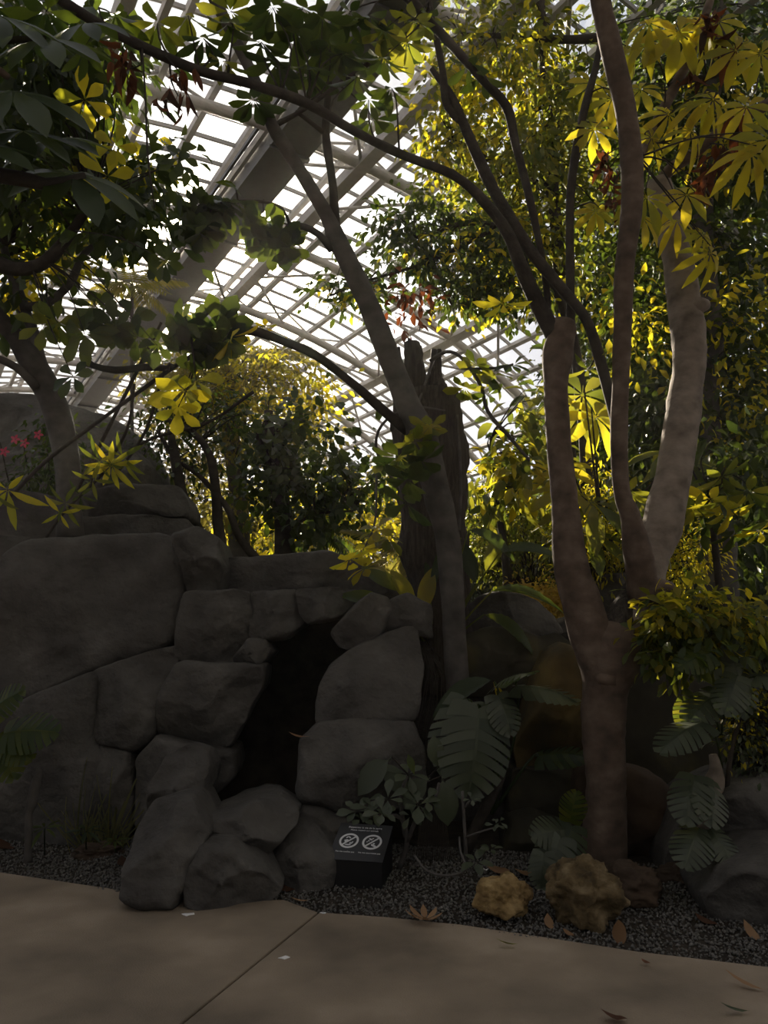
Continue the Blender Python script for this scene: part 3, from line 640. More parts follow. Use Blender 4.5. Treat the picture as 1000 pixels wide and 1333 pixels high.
# hanging whorls of long leaves on the high branch
for (x, y, Y, n_, l_, mm) in ((205, 30, 4.2, 7, .22, 'leaf_mid'), (245, 20, 4.3, 7, .2, 'leaf_mid'), (300, 30, 4.4, 8, .2, 'leaf_dark'), (340, 55, 4.5, 8, .22, 'leaf_dark'), (385, 40, 4.6, 8, .22, 'leaf_dark'), (420, 25, 4.7, 8, .22, 'leaf_dark'),
   (455, 15, 4.8, 8, .2, 'leaf_dark'), (500, 40, 4.9, 8, .21, 'leaf_mid'), (540, 25, 5.0, 8, .2, 'leaf_mid'), (355, 10, 4.5, 9, .22, 'leaf_dark'), (400, 85, 4.6, 7, .2, 'leaf_dark'), (445, 70, 4.7, 7, .18, 'leaf_dark'), (290, 80, 4.4, 6, .2, 'leaf_mid'),
   (510, 115, 4.9, 7, .17, 'leaf_dark'), (480, 130, 4.9, 6, .16, 'leaf_dark'), (610, 85, 5.3, 6, .2, 'leaf_dark'), (630, 100, 5.3, 5, .2, 'leaf_dark'), (150, 20, 4.1, 8, .2, 'leaf_dark'), (110, 60, 4.1, 8, .2, 'leaf_dark'), (430, 60, 4.7, 9, .24, 'leaf_dark'), (480, 20, 4.8, 9, .24, 'leaf_dark'), (500, 75, 4.9, 8, .22, 'leaf_dark'), (465, 100, 4.9, 8, .22, 'leaf_dark'), (530, 55, 5.0, 8, .22, 'leaf_mid'), (395, 10, 4.7, 9, .24, 'leaf_dark'), (360, 80, 4.6, 8, .22, 'leaf_dark'), (265, 50, 4.3, 7, .2, 'leaf_dark'), (560, 20, 5.1, 8, .2, 'leaf_dark'), (60, 15, 4.0, 8, .22, 'leaf_dark')):
    pts.append(whorl(T1, x, y, Y, n_, l_, mm, 'ellip', (random.uniform(-.3, .3), random.uniform(-.3, .3), -.6), -.1, .4, .9))
# big yellow backlit palmate leaves at upper right
for (x, y, Y, s_, a) in ((840, 248, 5.2, .36, (0, -.3, -1)), (830, 275, 5.2, .30, (.6, -.2, -1)), (905, 250, 5.3, .34, (-.9, 0, -.3)), (920, 130, 5.2, .32, (-.7, -.2, -.5)), (880, 30, 5.3, .42, (.2, 0, -1)), (850, 20, 5.3, .38, (-.5, 0, -1)), (905, 20, 5.3, .40, (.7, 0, -.8)),
   (925, 120, 5.1, .3, (.3, 0, -1)), (955, 55, 5.1, .34, (.2, 0, -1)), (975, 130, 5.0, .3, (-.4, 0, -1)), (850, 55, 5.4, .26, (-1, 0, -.3)), (840, 110, 5.4, .28, (-.7, 0, -.7)), (800, 120, 5.4, .3, (-.4, 0, -1)), (778, 160, 5.4, .3, (-.5, 0, -1)), (890, 165, 5.2, .3, (.5, 0, -.4)),
   (925, 320, 5.4, .30, (-.1, 0, -1)), (910, 300, 5.4, .22, (.6, 0, -.8)), (985, 190, 4.9, .36, (-.6, 0, -.8)), (1000, 170, 4.9, .36, (.1, 0, -1)), (890, 285, 5.6, .28, (-.8, 0, -.3)), (780, 270, 5.6, .24, (-.6, 0, -.7)), (775, 265, 5.6, .22, (.2, 0, -1)), (940, 20, 5.2, .3, (-.5, 0, -.9)),
   (770, 100, 5.6, .28, (0, 0, -1)), (990, 60, 5.0, .3, (0, 0, -1)), (870, 140, 5.3, .3, (0, 0, -1)), (845, 170, 5.3, .3, (.3, 0, -1)), (815, 60, 5.5, .28, (.3, 0, -1))):
    c = at(x, y, Y); pts.append(c)
    leaf(T1, 'palm8' if random.random() < .5 else 'palm7d', 'leaf_yellow', c, Vector(a), s_ * .8, Vector((random.uniform(-.3, .3), -.9, .45)), 'palmate_leaf')
for (x, y, Y, n_) in ((925, 25, 5.2, 9), (945, 60, 5.2, 8), (790, 225, 5.3, 9), (800, 255, 5.3, 8), (785, 205, 5.3, 6), (940, 195, 5.4, 10), (925, 215, 5.4, 9), (910, 235, 5.4, 7), (955, 150, 5.4, 8), (900, 100, 5.5, 6), (235, 95, 4.2, 7), (232, 125, 4.2, 5), (160, 65, 4.1, 6), (165, 90, 4.1, 5)):
    c = at(x, y, Y); pts.append(c)
    for k in range(int(n_ * 1.8)): leaf(T1, random.choice(('crumple', 'slim')), 'leaf_dead', c + rv(.04), Vector((random.gauss(0, .3), random.gauss(0, .3), -1)), random.uniform(.07, .17), rv(1), 'dead_leaf')
pts.append(whorl(T1, 765, 480, 5.5, 7, .22, 'leaf_mid', 'slim', (0, 0, -.5), .0)); pts.append(whorl(T1, 655, 395, 5.5, 7, .2, 'leaf_yellow', 'ellip', (0, 0, -.4), .0))
twigs_to(T1, root1, pts)

# ------------------------------------------------------------------ leaning smooth tree
T2 = thing('leaning_tree', G(594, 1100, .1) , 'slender smooth grey tree leaning left across the broken stump', 'tree')
T2.location = at(594, 905, 6.3)
a1 = [(597, 905, 6.3, 30), (592, 830, 6.3, 29), (588, 760, 6.3, 30), (583, 700, 6.3, 32), (568, 640, 6.2, 36), (550, 570, 6.1, 38), (530, 525, 6.05, 33), (505, 460, 6.0, 30), (470, 375, 5.9, 28), (440, 315, 5.8, 27), (425, 280, 5.75, 20), (380, 205, 5.6, 18), (355, 165, 5.5, 18), (340, 120, 5.4, 15), (300, 40, 5.3, 17), (270, -20, 5.2, 18)]
a2 = [(436, 305, 5.8, 16), (433, 240, 5.75, 12), (424, 175, 5.7, 12), (428, 110, 5.7, 9), (428, 50, 5.6, 8)]
a3 = [(432, 325, 5.8, 12), (415, 305, 5.7, 10), (395, 295, 5.65, 9), (377, 293, 5.6, 10)]
a3b = [(377, 293, 5.6, 5), (368, 272, 5.55, 4), (345, 263, 5.5, 4), (310, 262, 5.5, 4), (285, 268, 5.5, 4)]
a4 = [(530, 560, 6.1, 15), (500, 535, 6.0, 13), (460, 500, 5.9, 12), (410, 462, 5.8, 12), (370, 445, 5.7, 11), (335, 432, 5.6, 12), (310, 428, 5.55, 12), (295, 408, 5.5, 9), (280, 396, 5.5, 8), (268, 408, 5.5, 7), (245, 424, 5.5, 6)]
a5 = [(424, 175, 5.7, 7), (405, 160, 5.6, 6), (385, 145, 5.5, 5)]
a6 = [(355, 165, 5.5, 8), (400, 140, 5.5, 6), (440, 110, 5.5, 7), (470, 90, 5.5, 7), (510, 60, 5.5, 7)]
ptube('trunk', a1, 'bark_grey', T2, sides=18, step=.06, rough=.09, seed=9)
for b in (a2, a3, a3b, a4, a5, a6): ptube('branch', b, 'bark_dark', T2, sides=9, step=.06, rough=.15, seed=11)
pts = []; root2 = sum([Bp(b, .15) for b in (a2, a3, a3b, a4, a6)], [])
for (x, y, Y, n_, l_, mm, ax, op) in ((350, 300, 5.6, 9, .19, 'leaf_dark', (0, 0, -1), .15), (335, 290, 5.6, 8, .17, 'leaf_dark', (-.4, 0, -.6), .2), (372, 300, 5.6, 6, .18, 'leaf_dark', (.4, 0, -1), .4), (262, 270, 5.5, 9, .17, 'leaf_dark', (-.2, -.3, -.6), .1), (285, 262, 5.5, 8, .16, 'leaf_dark', (0, -.3, 1), .1), (245, 295, 5.5, 8, .17, 'leaf_dark', (-.3, 0, -1), .3), (270, 295, 5.5, 7, .17, 'leaf_dark', (.2, 0, -1), .5), (310, 265, 5.5, 6, .15, 'leaf_dark', (0, 0, -.5), .1),
   (282, 425, 5.5, 10, .22, 'leaf_dark', (.2, -.4, -.5), .1), (255, 440, 5.5, 9, .22, 'leaf_dark', (-.3, -.3, -.6), .1), (238, 428, 5.5, 6, .2, 'leaf_dark', (-.8, 0, .2), .3), (300, 440, 5.5, 6, .2, 'leaf_yellow', (.6, 0, -.4), .3), (240, 508, 5.4, 6, .22, 'leaf_yellow', (0, -.5, -.7), .3), (232, 530, 5.4, 5, .18, 'leaf_yellow', (0, -.5, -1), .5), (255, 495, 5.4, 5, .18, 'leaf_mid', (.3, -.4, .2), .1),
   (430, 50, 5.6, 8, .2, 'leaf_dark', (0, 0, -.5), 0), (405, 100, 5.5, 8, .2, 'leaf_dark', (0, 0, -.5), 0), (470, 80, 5.5, 8, .2, 'leaf_dark', (0, 0, -.6), 0), (300, 15, 5.2, 9, .2, 'leaf_mid', (0, 0, -.4), 0), (330, 130, 5.3, 6, .2, 'leaf_dark', (0, 0, -1), .3), (520, 55, 5.5, 7, .2, 'leaf_dark', (0, 0, -.6), 0), (345, 425, 5.6, 5, .09, 'leaf_yellow', (0, 0, -.6), 0), (485, 155, 5.4, 6, .17, 'leaf_dark', (.3, 0, -.8), .2)):
    pts.append(whorl(T2, x, y, Y, n_ + (3 if mm == 'leaf_dark' else 0), l_ * 1.12, mm, 'obo', ax, op, .3))
for (x, y, l_, ax) in ((345, 290, .2, (0, -1, -.4)), (330, 300, .2, (-.5, -.8, -.6)), (365, 310, .21, (.4, -.8, -.7)), (355, 320, .2, (0, -.6, -1)), (378, 322, .17, (.5, -.4, -1)), (250, 280, .19, (-.4, -.9, -.4)), (275, 278, .19, (.2, -1, -.2)), (262, 300, .18, (0, -.5, -1)), (292, 272, .17, (.6, -.8, .2)), (235, 285, .17, (-.8, -.5, -.3)), (262, 430, .22, (0, -1, -.2)), (290, 445, .22, (.3, -.7, -.8)), (245, 455, .2, (-.3, -.5, -1))):
    pts.append(whorl(T2, x, y, 5.5, 8, l_, 'leaf_dark', 'obo', ax, .1, .4))
ptube('hanging_twig', [(185, 62, 4.1, 3), (190, 140, 4.1, 3), (192, 200, 4.1, 3), (201, 270, 4.1, 2)], 'bark_dark', T1, sides=5)
twigs_to(T2, root2, pts)

# ------------------------------------------------------------------ broken dead stump
St = thing('broken_stump', at(560, 905, 7.0), 'tall dark dead trunk with a splintered broken top', 'tree stump')
ptube('trunk', [(575, 905, 7.0, 80), (572, 800, 7.0, 80), (566, 700, 7.0, 84), (562, 620, 7.0, 92), (558, 560, 7.0, 94), (556, 515, 7.0, 84)], 'stump', St, sides=22, step=.06, rough=.2, seed=21)
for (x0, y0, w0, x1, y1, w1) in ((525, 560, 30, 519, 452, 5), (548, 560, 34, 537, 446, 22), (572, 550, 44, 566, 478, 14), (560, 560, 36, 572, 455, 6), (586, 640, 38, 583, 520, 10), (595, 760, 22, 598, 610, 6), (548, 640, 40, 528, 480, 6), (578, 560, 24, 580, 500, 4), (540, 470, 16, 532, 440, 3), (545, 470, 12, 548, 450, 2)):
    ptube('splinter', [(x0, y0, 6.95, w0), ((x0 + x1) / 2, (y0 + y1) / 2, 6.95, (w0 + w1) / 2 + 3), (x1, y1, 6.95, w1)], 'stump', St, sides=7, step=.05, rough=.35, seed=x0)
Vn = thing('climbing_vine', at(575, 640, 6.7), 'thin vines with pale leaves hanging over the broken stump', 'vine')
for b in ([(525, 690, 6.6, 4), (520, 640, 6.6, 4), (495, 600, 6.6, 4), (490, 570, 6.6, 4), (505, 545, 6.6, 4), (540, 530, 6.6, 3), (580, 535, 6.6, 3)], [(560, 470, 6.7, 5), (580, 458, 6.7, 5), (600, 465, 6.6, 5), (625, 500, 6.5, 5), (635, 535, 6.5, 5), (660, 565, 6.5, 5), (690, 600, 6.5, 4)],
          [(595, 540, 6.7, 4), (600, 620, 6.7, 4), (598, 690, 6.7, 4)], [(490, 620, 6.6, 3), (488, 680, 6.4, 3), (470, 720, 6.2, 3), (455, 735, 6.1, 3)], [(600, 480, 6.6, 3), (625, 480, 6.5, 4), (655, 478, 6.4, 3), (668, 474, 6.4, 3)], [(540, 540, 6.6, 3), (560, 480, 6.8, 4), (566, 455, 6.8, 10)]):
    ptube('vine_stem', b, 'bark_grey', Vn, sides=6, step=.06)
for (x, y, Y, n_, l_, mm) in ((620, 475, 6.5, 9, .17, 'leaf_mid'), (640, 490, 6.5, 9, .2, 'leaf_mid'), (605, 505, 6.5, 9, .18, 'leaf_mid'), (665, 475, 6.4, 7, .16, 'leaf_dark'), (635, 515, 6.5, 6, .15, 'leaf_dark'), (540, 575, 5.85, 9, .2, 'leaf_mid'), (520, 595, 5.85, 9, .22, 'leaf_dark'), (548, 600, 5.85, 9, .2, 'leaf_dark'), (530, 625, 5.85, 8, .22, 'leaf_dark'), (500, 605, 5.9, 7, .18, 'leaf_mid'), (560, 555, 5.9, 7, .17, 'leaf_mid'), (545, 555, 5.9, 6, .18, 'leaf_yellow'), (530, 655, 5.9, 5, .24, 'leaf_dark'),
   (470, 715, 6.1, 7, .18, 'leaf_yellow'), (455, 728, 6.1, 6, .16, 'leaf_yellow'), (490, 690, 6.2, 8, .18, 'leaf_yellow'), (475, 740, 6.1, 6, .18, 'leaf_yellow'), (505, 700, 6.2, 5, .16, 'leaf_mid')):
    whorl(Vn, x, y, Y, n_, l_, mm, 'obo', (random.uniform(-.4, .4), -.3, random.choice((-.6, .5))), .1, .4)

# ------------------------------------------------------------------ tree over the left rocks
T3 = thing('rock_tree', at(80, 700, 7.3), 'smooth grey tree growing over the rocks at left with three arms', 'tree')
c1 = [(92, 700, 7.3, 36), (90, 650, 7.3, 30), (86, 590, 7.3, 32), (74, 540, 7.3, 34), (58, 500, 7.3, 34), (42, 470, 7.2, 32), (20, 440, 7.1, 24), (0, 415, 7.0, 22), (-30, 380, 6.9, 22)]
c2 = [(55, 500, 7.3, 24), (45, 450, 7.2, 20), (30, 400, 7.1, 16), (12, 350, 7.0, 12), (5, 320, 6.9, 10)]
c3 = [(48, 505, 7.2, 12), (30, 485, 7.1, 11), (10, 472, 7.0, 10), (-20, 460, 6.9, 10)]
c4 = [(-40, 330, 6.4, 26), (20, 350, 6.4, 20), (60, 340, 6.4, 18), (95, 300, 6.4, 14), (120, 260, 6.4, 12)]
c5 = [(35, 400, 7.1, 12), (60, 395, 7.0, 12), (90, 370, 6.9, 11), (110, 330, 6.8, 9), (140, 310, 6.8, 7)]
for nm, b in (('trunk', c1), ('arm', c2), ('arm', c3), ('branch', c5)): ptube(nm, b, 'bark_grey', T3, sides=14, step=.07, rough=.12, seed=len(b) + 40)
pts = []; root3 = sum([Bp(b, .2) for b in (c1, c2, c5, c4)], [])
ptube('branch', c4, 'bark_dark', T3, sides=12, step=.08, rough=.14, seed=46)
for (x, y, Y, n_, l_, mm) in ((235, 205, 5.2, 5, .16, 'leaf_dark'), (230, 215, 5.2, 4, .14, 'leaf_dark'), (215, 340, 5.6, 9, .14, 'leaf_dark'), (110, 435, 6.2, 9, .27, 'leaf_mid'), (150, 425, 6.2, 9, .24, 'leaf_dark'), (170, 415, 6.3, 8, .22, 'leaf_dark'), (75, 420, 6.3, 8, .24, 'leaf_mid'), (125, 400, 6.3, 8, .22, 'leaf_dark'), (55, 425, 6.3, 7, .22, 'leaf_mid'), (95, 490, 6.2, 6, .2, 'leaf_dark'), (180, 440, 6.2, 7, .2, 'leaf_dark'), (205, 450, 6.1, 6, .2, 'leaf_dark'), (150, 190, 5.0, 6, .16, 'leaf_yellow'), (140, 230, 5.2, 6, .2, 'leaf_yellow'), (110, 130, 5, 6, .18, 'leaf_yellow')):
    pts.append(whorl(T3, x, y, Y, n_, l_, mm, 'obo', (random.uniform(-.3, .3), -.6, random.uniform(-.5, .4)), .1, .3))
twigs_to(T3, root3, pts)
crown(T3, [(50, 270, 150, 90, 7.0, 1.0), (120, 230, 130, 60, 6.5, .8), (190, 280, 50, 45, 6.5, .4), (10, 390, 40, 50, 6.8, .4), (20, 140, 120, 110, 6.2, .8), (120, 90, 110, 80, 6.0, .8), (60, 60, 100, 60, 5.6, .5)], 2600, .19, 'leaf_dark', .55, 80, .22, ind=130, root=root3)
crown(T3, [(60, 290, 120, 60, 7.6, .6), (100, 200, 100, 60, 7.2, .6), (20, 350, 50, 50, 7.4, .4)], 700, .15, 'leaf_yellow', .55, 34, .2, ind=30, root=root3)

# umbrella-leaved tree whose big palmate leaves hang near the camera
T4 = thing('umbrella_tree', Vector((-2.4, 2.9, 0)), 'close dark umbrella leaved tree hanging in at the upper left corner', 'tree')
ptube('trunk', [(-620, 1400, 2.9, 70), (-560, 900, 2.9, 60), (-480, 500, 3.0, 52), (-380, 200, 3.1, 40), (-200, 60, 3.1, 26), (-60, 60, 3.1, 16), (10, 100, 3.1, 10)], 'bark', T4, sides=12, step=.1, rough=.1)
ptube('branch', [(-420, 300, 3.0, 40), (-200, 225, 3.2, 30), (0, 228, 3.3, 22), (60, 240, 3.4, 16), (110, 228, 3.5, 8)], 'bark_dark', T4, sides=10, step=.08, rough=.12)
ptube('branch', [(-400, 250, 3.0, 30), (-180, 130, 3.0, 16), (-30, 60, 3.1, 12), (60, 50, 3.2, 8)], 'bark_dark', T4, sides=10, step=.08, rough=.12)
for (x, y, Y, s_, n_) in ((18, 118, 3.1, .34, 9), (95, 225, 3.5, .36, 9), (60, 50, 3.2, .28, 8), (0, 20, 3.1, .3, 8), (-40, 190, 3.0, .34, 8), (110, 30, 3.4, .26, 8), (30, 170, 3.2, .3, 8), (70, 180, 3.4, .28, 8)):
    ax = Vector((random.uniform(-.2, .2), -.55, .6)).normalized(); u = ax.orthogonal().normalized(); v_ = ax.cross(u); c = at(x, y, Y)
    for k in range(n_):
        t = 6.283 * k / n_ + .3; leaf(T4, 'ellip', 'leaf_dark', c, (u * math.cos(t) + v_ * math.sin(t) - ax * .12), s_ * random.uniform(.85, 1.1), ax)
# small plants on the rocks at left
P5 = thing('frangipani_shrub', at(120, 690, 7.2), 'sparse shrub with thin crossing twigs and bright green leaf tips before the dome rock', 'shrub')
for b in ([(60, 700, 7.0, 4), (90, 660, 7.0, 4), (180, 580, 6.8, 4), (270, 550, 6.6, 4), (330, 510, 6.5, 5)], [(100, 640, 7.0, 4), (140, 560, 6.9, 5), (185, 470, 6.8, 5), (210, 420, 6.8, 4)], [(150, 620, 6.8, 4), (190, 560, 6.7, 4), (215, 480, 6.6, 4), (225, 478, 6.6, 8)], [(220, 480, 6.6, 8), (190, 478, 6.6, 9), (150, 482, 6.6, 9), (122, 476, 6.6, 8), (110, 470, 6.6, 12)], [(0, 655, 6.9, 5), (20, 640, 6.9, 5), (60, 600, 6.9, 5), (140, 540, 6.8, 5), (230, 475, 6.7, 6), (255, 462, 6.6, 7)], [(130, 620, 6.8, 4), (165, 560, 6.7, 4), (175, 500, 6.7, 4)]):
    ptube('twig', b, 'bark_dark', P5, sides=6, step=.08, rough=.15)
for (x, y, n_, l_, mm) in ((145, 605, 9, .25, 'leaf_yellow'), (130, 600, 7, .2, 'leaf_mid'), (160, 595, 7, .24, 'leaf_mid'), (120, 625, 5, .2, 'leaf_mid'), (10, 638, 6, .3, 'leaf_yellow'), (-5, 645, 4, .26, 'leaf_mid'), (85, 655, 6, .25, 'leaf_mid'), (78, 668, 4, .2, 'leaf_yellow'), (105, 645, 5, .15, 'leaf_dark')):
    whorl(P5, x, y, 6.7, n_, l_, mm, 'slim', (random.uniform(-.3, .3), -.5, -.3), .1, .35)
P6 = thing('hibiscus_shrub', at(40, 690, 8.4), 'dark shrub with pink flowers in front of the dome rock', 'shrub')
tubes('stem', [([at(40, 700, 8.4), at(40 + 25 * k, 640, 8.3), at(30 + 30 * k, 575, 8.2)], [.015, .01, .006]) for k in range(-2, 4)], 'bark_dark', P6)
crown(P6, [(40, 600, 75, 40, 8.2, .3), (30, 640, 80, 30, 8.2, .3), (80, 560, 40, 18, 8.2, .2)], 700, .10, 'leaf_dark', .45, 26, .14, ind=60)
for (x, y) in ((32, 577), (6, 588), (50, 566), (20, 572), (78, 578), (108, 648)):
    c = at(x, y, 7.9)
    for k in range(5):
        t = k * 1.257; leaf(P6, 'wide', 'pink', c, Vector((math.cos(t), -.3, math.sin(t))), .055, Vector((0, -1, .2)), 'petal')

# ------------------------------------------------------------------ trees and shrubs behind the rocks, right side
def bgtree(name, label, base, trunk, blobs, n, size, m, cat='tree', bark='bark_dark', wid=.5, nclump=40, spread=.3, ind=60, tpl='ellip', extra=(), droop=.35, twr=.012, branches=()):
    """trunk/branches: lists of (px, py, Y, width px)"""
    t = thing(name, base, label, cat); roots = []
    if trunk: ptube('trunk', trunk, bark, t, sides=12, step=.12, rough=.14, seed=n); roots += Bp(trunk, .4)
    for b in branches: ptube('branch', b, bark, t, sides=8, step=.1, rough=.15, seed=n + 1); roots += Bp(b, .3)
    if not roots: roots = [Vector(base)]
    crown(t, blobs, n, size, m, wid, nclump, spread, ind, tpl, droop, roots, bark, twr)
    for (bl, n2, s2, m2, k2) in extra: crown(t, bl, n2, s2, m2, wid, k2, spread, ind // 2, tpl, droop)
    return t
bgtree('canopy_tree', 'tall fine leaved tree lit yellow green filling the top centre right', at(690, 760, 10), [(745, 790, 10, 30), (738, 600, 10, 24), (734, 420, 10, 20), (720, 250, 9.8, 16), (710, 100, 9.6, 14), (700, -60, 9.5, 12)],
   [(640, 40, 110, 80, 9.5, 1.2), (690, 150, 100, 100, 9.5, 1.2), (640, 240, 80, 90, 9.8, 1), (690, 330, 80, 80, 10, 1), (740, 240, 60, 120, 10, 1), (575, 190, 30, 60, 9.3, .5)], 6200, .145, 'leaf_mid', nclump=170, spread=.2, ind=130,
   extra=[([(590, 160, 50, 80, 9.2, .6), (650, 120, 90, 90, 9.0, .6), (660, 330, 70, 70, 9.4, .6)], 900, .14, 'leaf_yellow', 60)],
   branches=([(600, 45, 9.4, 5), (680, 48, 9.4, 9), (740, 52, 9.4, 12), (780, 50, 9.4, 14)], [(720, 250, 9.8, 12), (640, 210, 9.6, 8), (590, 180, 9.4, 5)], [(728, 330, 9.9, 12), (620, 300, 9.6, 8)]))
bgtree('overhanging_tree', 'dark drooping crown with reddish dead leaves hanging before the roof at centre', at(720, 770, 8.6), [(770, 790, 9.0, 20), (760, 560, 8.8, 16), (740, 420, 8.6, 14), (690, 320, 8.5, 10), (620, 290, 8.4, 8), (540, 310, 8.4, 5)],
   [(570, 290, 70, 40, 8.4, .5), (520, 325, 55, 35, 8.4, .4), (470, 370, 55, 28, 8.4, .4), (590, 380, 60, 30, 8.4, .4), (655, 370, 60, 50, 8.5, .5), (620, 330, 60, 50, 8.5, .4)], 2700, .115, 'leaf_dark', nclump=80, spread=.15, ind=110,
   extra=[([(440, 385, 50, 16, 8.3, .3), (620, 400, 70, 30, 8.3, .3), (570, 320, 80, 40, 8.2, .3)], 260, .11, 'leaf_yellow', 26), ([(538, 375, 22, 35, 8.2, .1), (520, 420, 12, 10, 8.2, .1)], 90, .13, 'leaf_dead', 8)], branches=([(640, 300, 8.45, 6), (560, 340, 8.4, 5), (480, 365, 8.4, 4), (430, 385, 8.4, 3)], [(690, 350, 8.5, 6), (640, 380, 8.45, 5), (590, 400, 8.4, 3)]))
bgtree('dense_tree', 'tall dense dark green tree filling the right edge behind the fork', at(925, 780, 9.5), [(938, 790, 9.5, 46), (935, 720, 9.5, 44), (925, 600, 9.5, 36), (918, 520, 9.5, 36), (925, 430, 9.5, 32), (915, 300, 9.4, 26), (930, 100, 9.2, 22), (940, -40, 9, 18)],
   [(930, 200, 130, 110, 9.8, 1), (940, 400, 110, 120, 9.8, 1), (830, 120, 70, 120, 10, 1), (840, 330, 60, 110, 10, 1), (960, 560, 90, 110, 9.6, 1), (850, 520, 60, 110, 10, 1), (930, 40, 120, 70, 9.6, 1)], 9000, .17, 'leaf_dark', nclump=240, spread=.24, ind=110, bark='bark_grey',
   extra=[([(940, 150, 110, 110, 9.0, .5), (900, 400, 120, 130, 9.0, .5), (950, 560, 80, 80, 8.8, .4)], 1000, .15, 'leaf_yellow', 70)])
bgtree('rear_tree', 'very dense shady tree behind the dense tree, closing the view at right', at(860, 760, 14), [(860, 790, 14, 30), (850, 500, 14, 26), (860, 200, 14, 20), (860, -60, 14, 14)],
   [(930, 100, 160, 160, 14, 1.5), (900, 350, 160, 170, 14, 1.5), (930, 600, 160, 160, 13, 1.5), (800, 560, 90, 170, 13.5, 1.5), (790, 330, 60, 150, 14, 1)], 13000, .25, 'leaf_dark', nclump=300, spread=.45, ind=30,
   extra=[([(900, 350, 160, 300, 13, 1), (790, 500, 80, 200, 12.5, 1)], 3000, .18, 'leaf_mid', 120)])
bgtree('broadleaf_shrub', 'yellow green broad leaved shrub lit by the sun between stump and fork', at(660, 790, 8.3), [(665, 800, 8.3, 12), (655, 700, 8.3, 10), (640, 620, 8.2, 8), (640, 570, 8.2, 5)],
   [(668, 590, 40, 35, 8.0, .4), (640, 650, 50, 30, 8.0, .5), (690, 560, 30, 60, 8.3, .4)], 270, .22, 'leaf_mid', 'shrub', nclump=30, spread=.14, ind=180, tpl='wide', extra=[([(660, 620, 45, 50, 7.8, .4)], 90, .18, 'leaf_yellow', 14)])
bgtree('flowering_bank_shrub', 'low olive shrub mass on the bank behind the fork, half lit', at(690, 800, 9.5), None,
   [(660, 700, 70, 60, 9.5, .7), (620, 680, 50, 50, 9.8, .6), (720, 720, 50, 50, 9.3, .6), (690, 650, 50, 40, 9.8, .5)], 4200, .085, 'leaf_mid', 'shrub', nclump=120, spread=.17, ind=50)
bgtree('sunlit_shrub', 'fine leaved bright shrub seen between the two right stems', at(790, 790, 7.9), None,
   [(770, 700, 40, 60, 7.8, .4), (800, 720, 60, 45, 7.8, .4), (880, 720, 60, 50, 8.0, .4), (770, 650, 30, 40, 8.2, .4)], 3200, .075, 'leaf_yellow', 'shrub', wid=.3, nclump=110, spread=.15, ind=60, tpl='slim')
P7 = bgtree('drooping_leaf_shrub', 'shrub with long drooping glossy leaf rosettes right of the fork', at(930, 800, 7.2), [(940, 800, 7.4, 10), (930, 700, 7.3, 8), (925, 650, 7.2, 6)],
   [(930, 640, 80, 40, 7.3, .4), (960, 600, 60, 40, 7.4, .4)], 260, .16, 'leaf_dark', 'shrub', nclump=20, spread=.14, ind=60)
for (x, y, n_, mm) in ((925, 650, 9, 'leaf_yellow'), (950, 665, 8, 'leaf_yellow'), (905, 660, 8, 'leaf_mid'), (975, 640, 8, 'leaf_mid'), (940, 620, 8, 'leaf_mid'), (960, 690, 8, 'leaf_dark'), (820, 640, 6, 'leaf_mid'), (990, 690, 7, 'leaf_yellow')):
    whorl(P7, x, y, 7.0, n_, .24, mm, 'ellip', (random.uniform(-.3, .3), -.3, -.6), .1, .3)
P8 = thing('umbrella_leaf_plant', at(760, 790, 7.6), 'plant with large stiff fingered leaves seen between left and middle stems', 'plant')
for (x, y, Y, s_, mm, a) in ((790, 650, 7.4, .62, 'leaf_mid', (-1, -.2, -.25)), (760, 640, 7.5, .5, 'leaf_yellow', (-1, -.2, .1)), (780, 690, 7.4, .5, 'leaf_mid', (-.8, -.3, -.3)), (840, 640, 7.6, .5, 'leaf_mid', (-.4, -.6, -.1)), (900, 590, 7.8, .6, 'leaf_mid', (-.6, -.3, 0)), (760, 500, 7.6, .5, 'leaf_mid', (-.2, -.2, -1)), (770, 530, 7.6, .45, 'leaf_yellow', (.3, -.2, -1)), (870, 600, 7.6, .6, 'leaf_mid', (.8, -.4, -.1)), (740, 600, 7.7, .45, 'leaf_yellow', (-.7, -.2, -.5))):
    leaf(P8, 'palm8', mm, at(x, y, Y), Vector(a), s_, Vector((random.uniform(-.2, .2), -.5, .8)), 'palmate_leaf')
tubes('stem', [([at(780, 800, 7.7), at(785, 720, 7.6), at(x, y, 7.5)], [.02, .015, .008]) for x, y in ((790, 650), (760, 640), (840, 640), (900, 590), (760, 500), (770, 530), (870, 600), (740, 600), (780, 690))], 'bark_dark', P8)
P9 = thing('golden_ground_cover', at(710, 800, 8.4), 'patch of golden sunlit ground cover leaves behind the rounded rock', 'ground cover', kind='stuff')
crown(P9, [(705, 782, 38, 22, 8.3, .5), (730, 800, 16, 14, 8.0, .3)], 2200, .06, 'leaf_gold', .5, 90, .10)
P10 = bgtree('sunlit_bush', 'sprawling bush with bright yellow green leaf tops at right above the shaded rock', at(930, 880, 5.9), [(960, 1000, 5.6, 14), (950, 920, 5.6, 12), (930, 860, 5.6, 9), (900, 810, 5.6, 6)],
   [(880, 800, 40, 25, 5.3, .25), (930, 815, 60, 35, 5.3, .3), (985, 830, 50, 40, 5.3, .3), (900, 845, 50, 22, 5.2, .2), (870, 850, 25, 15, 5.2, .15)], 1300, .10, 'leaf_mid', 'bush', nclump=90, spread=.085, ind=190, extra=[([(880, 792, 40, 20, 5.2, .2), (930, 805, 60, 25, 5.2, .2)], 420, .10, 'leaf_yellow', 30)], twr=.006)
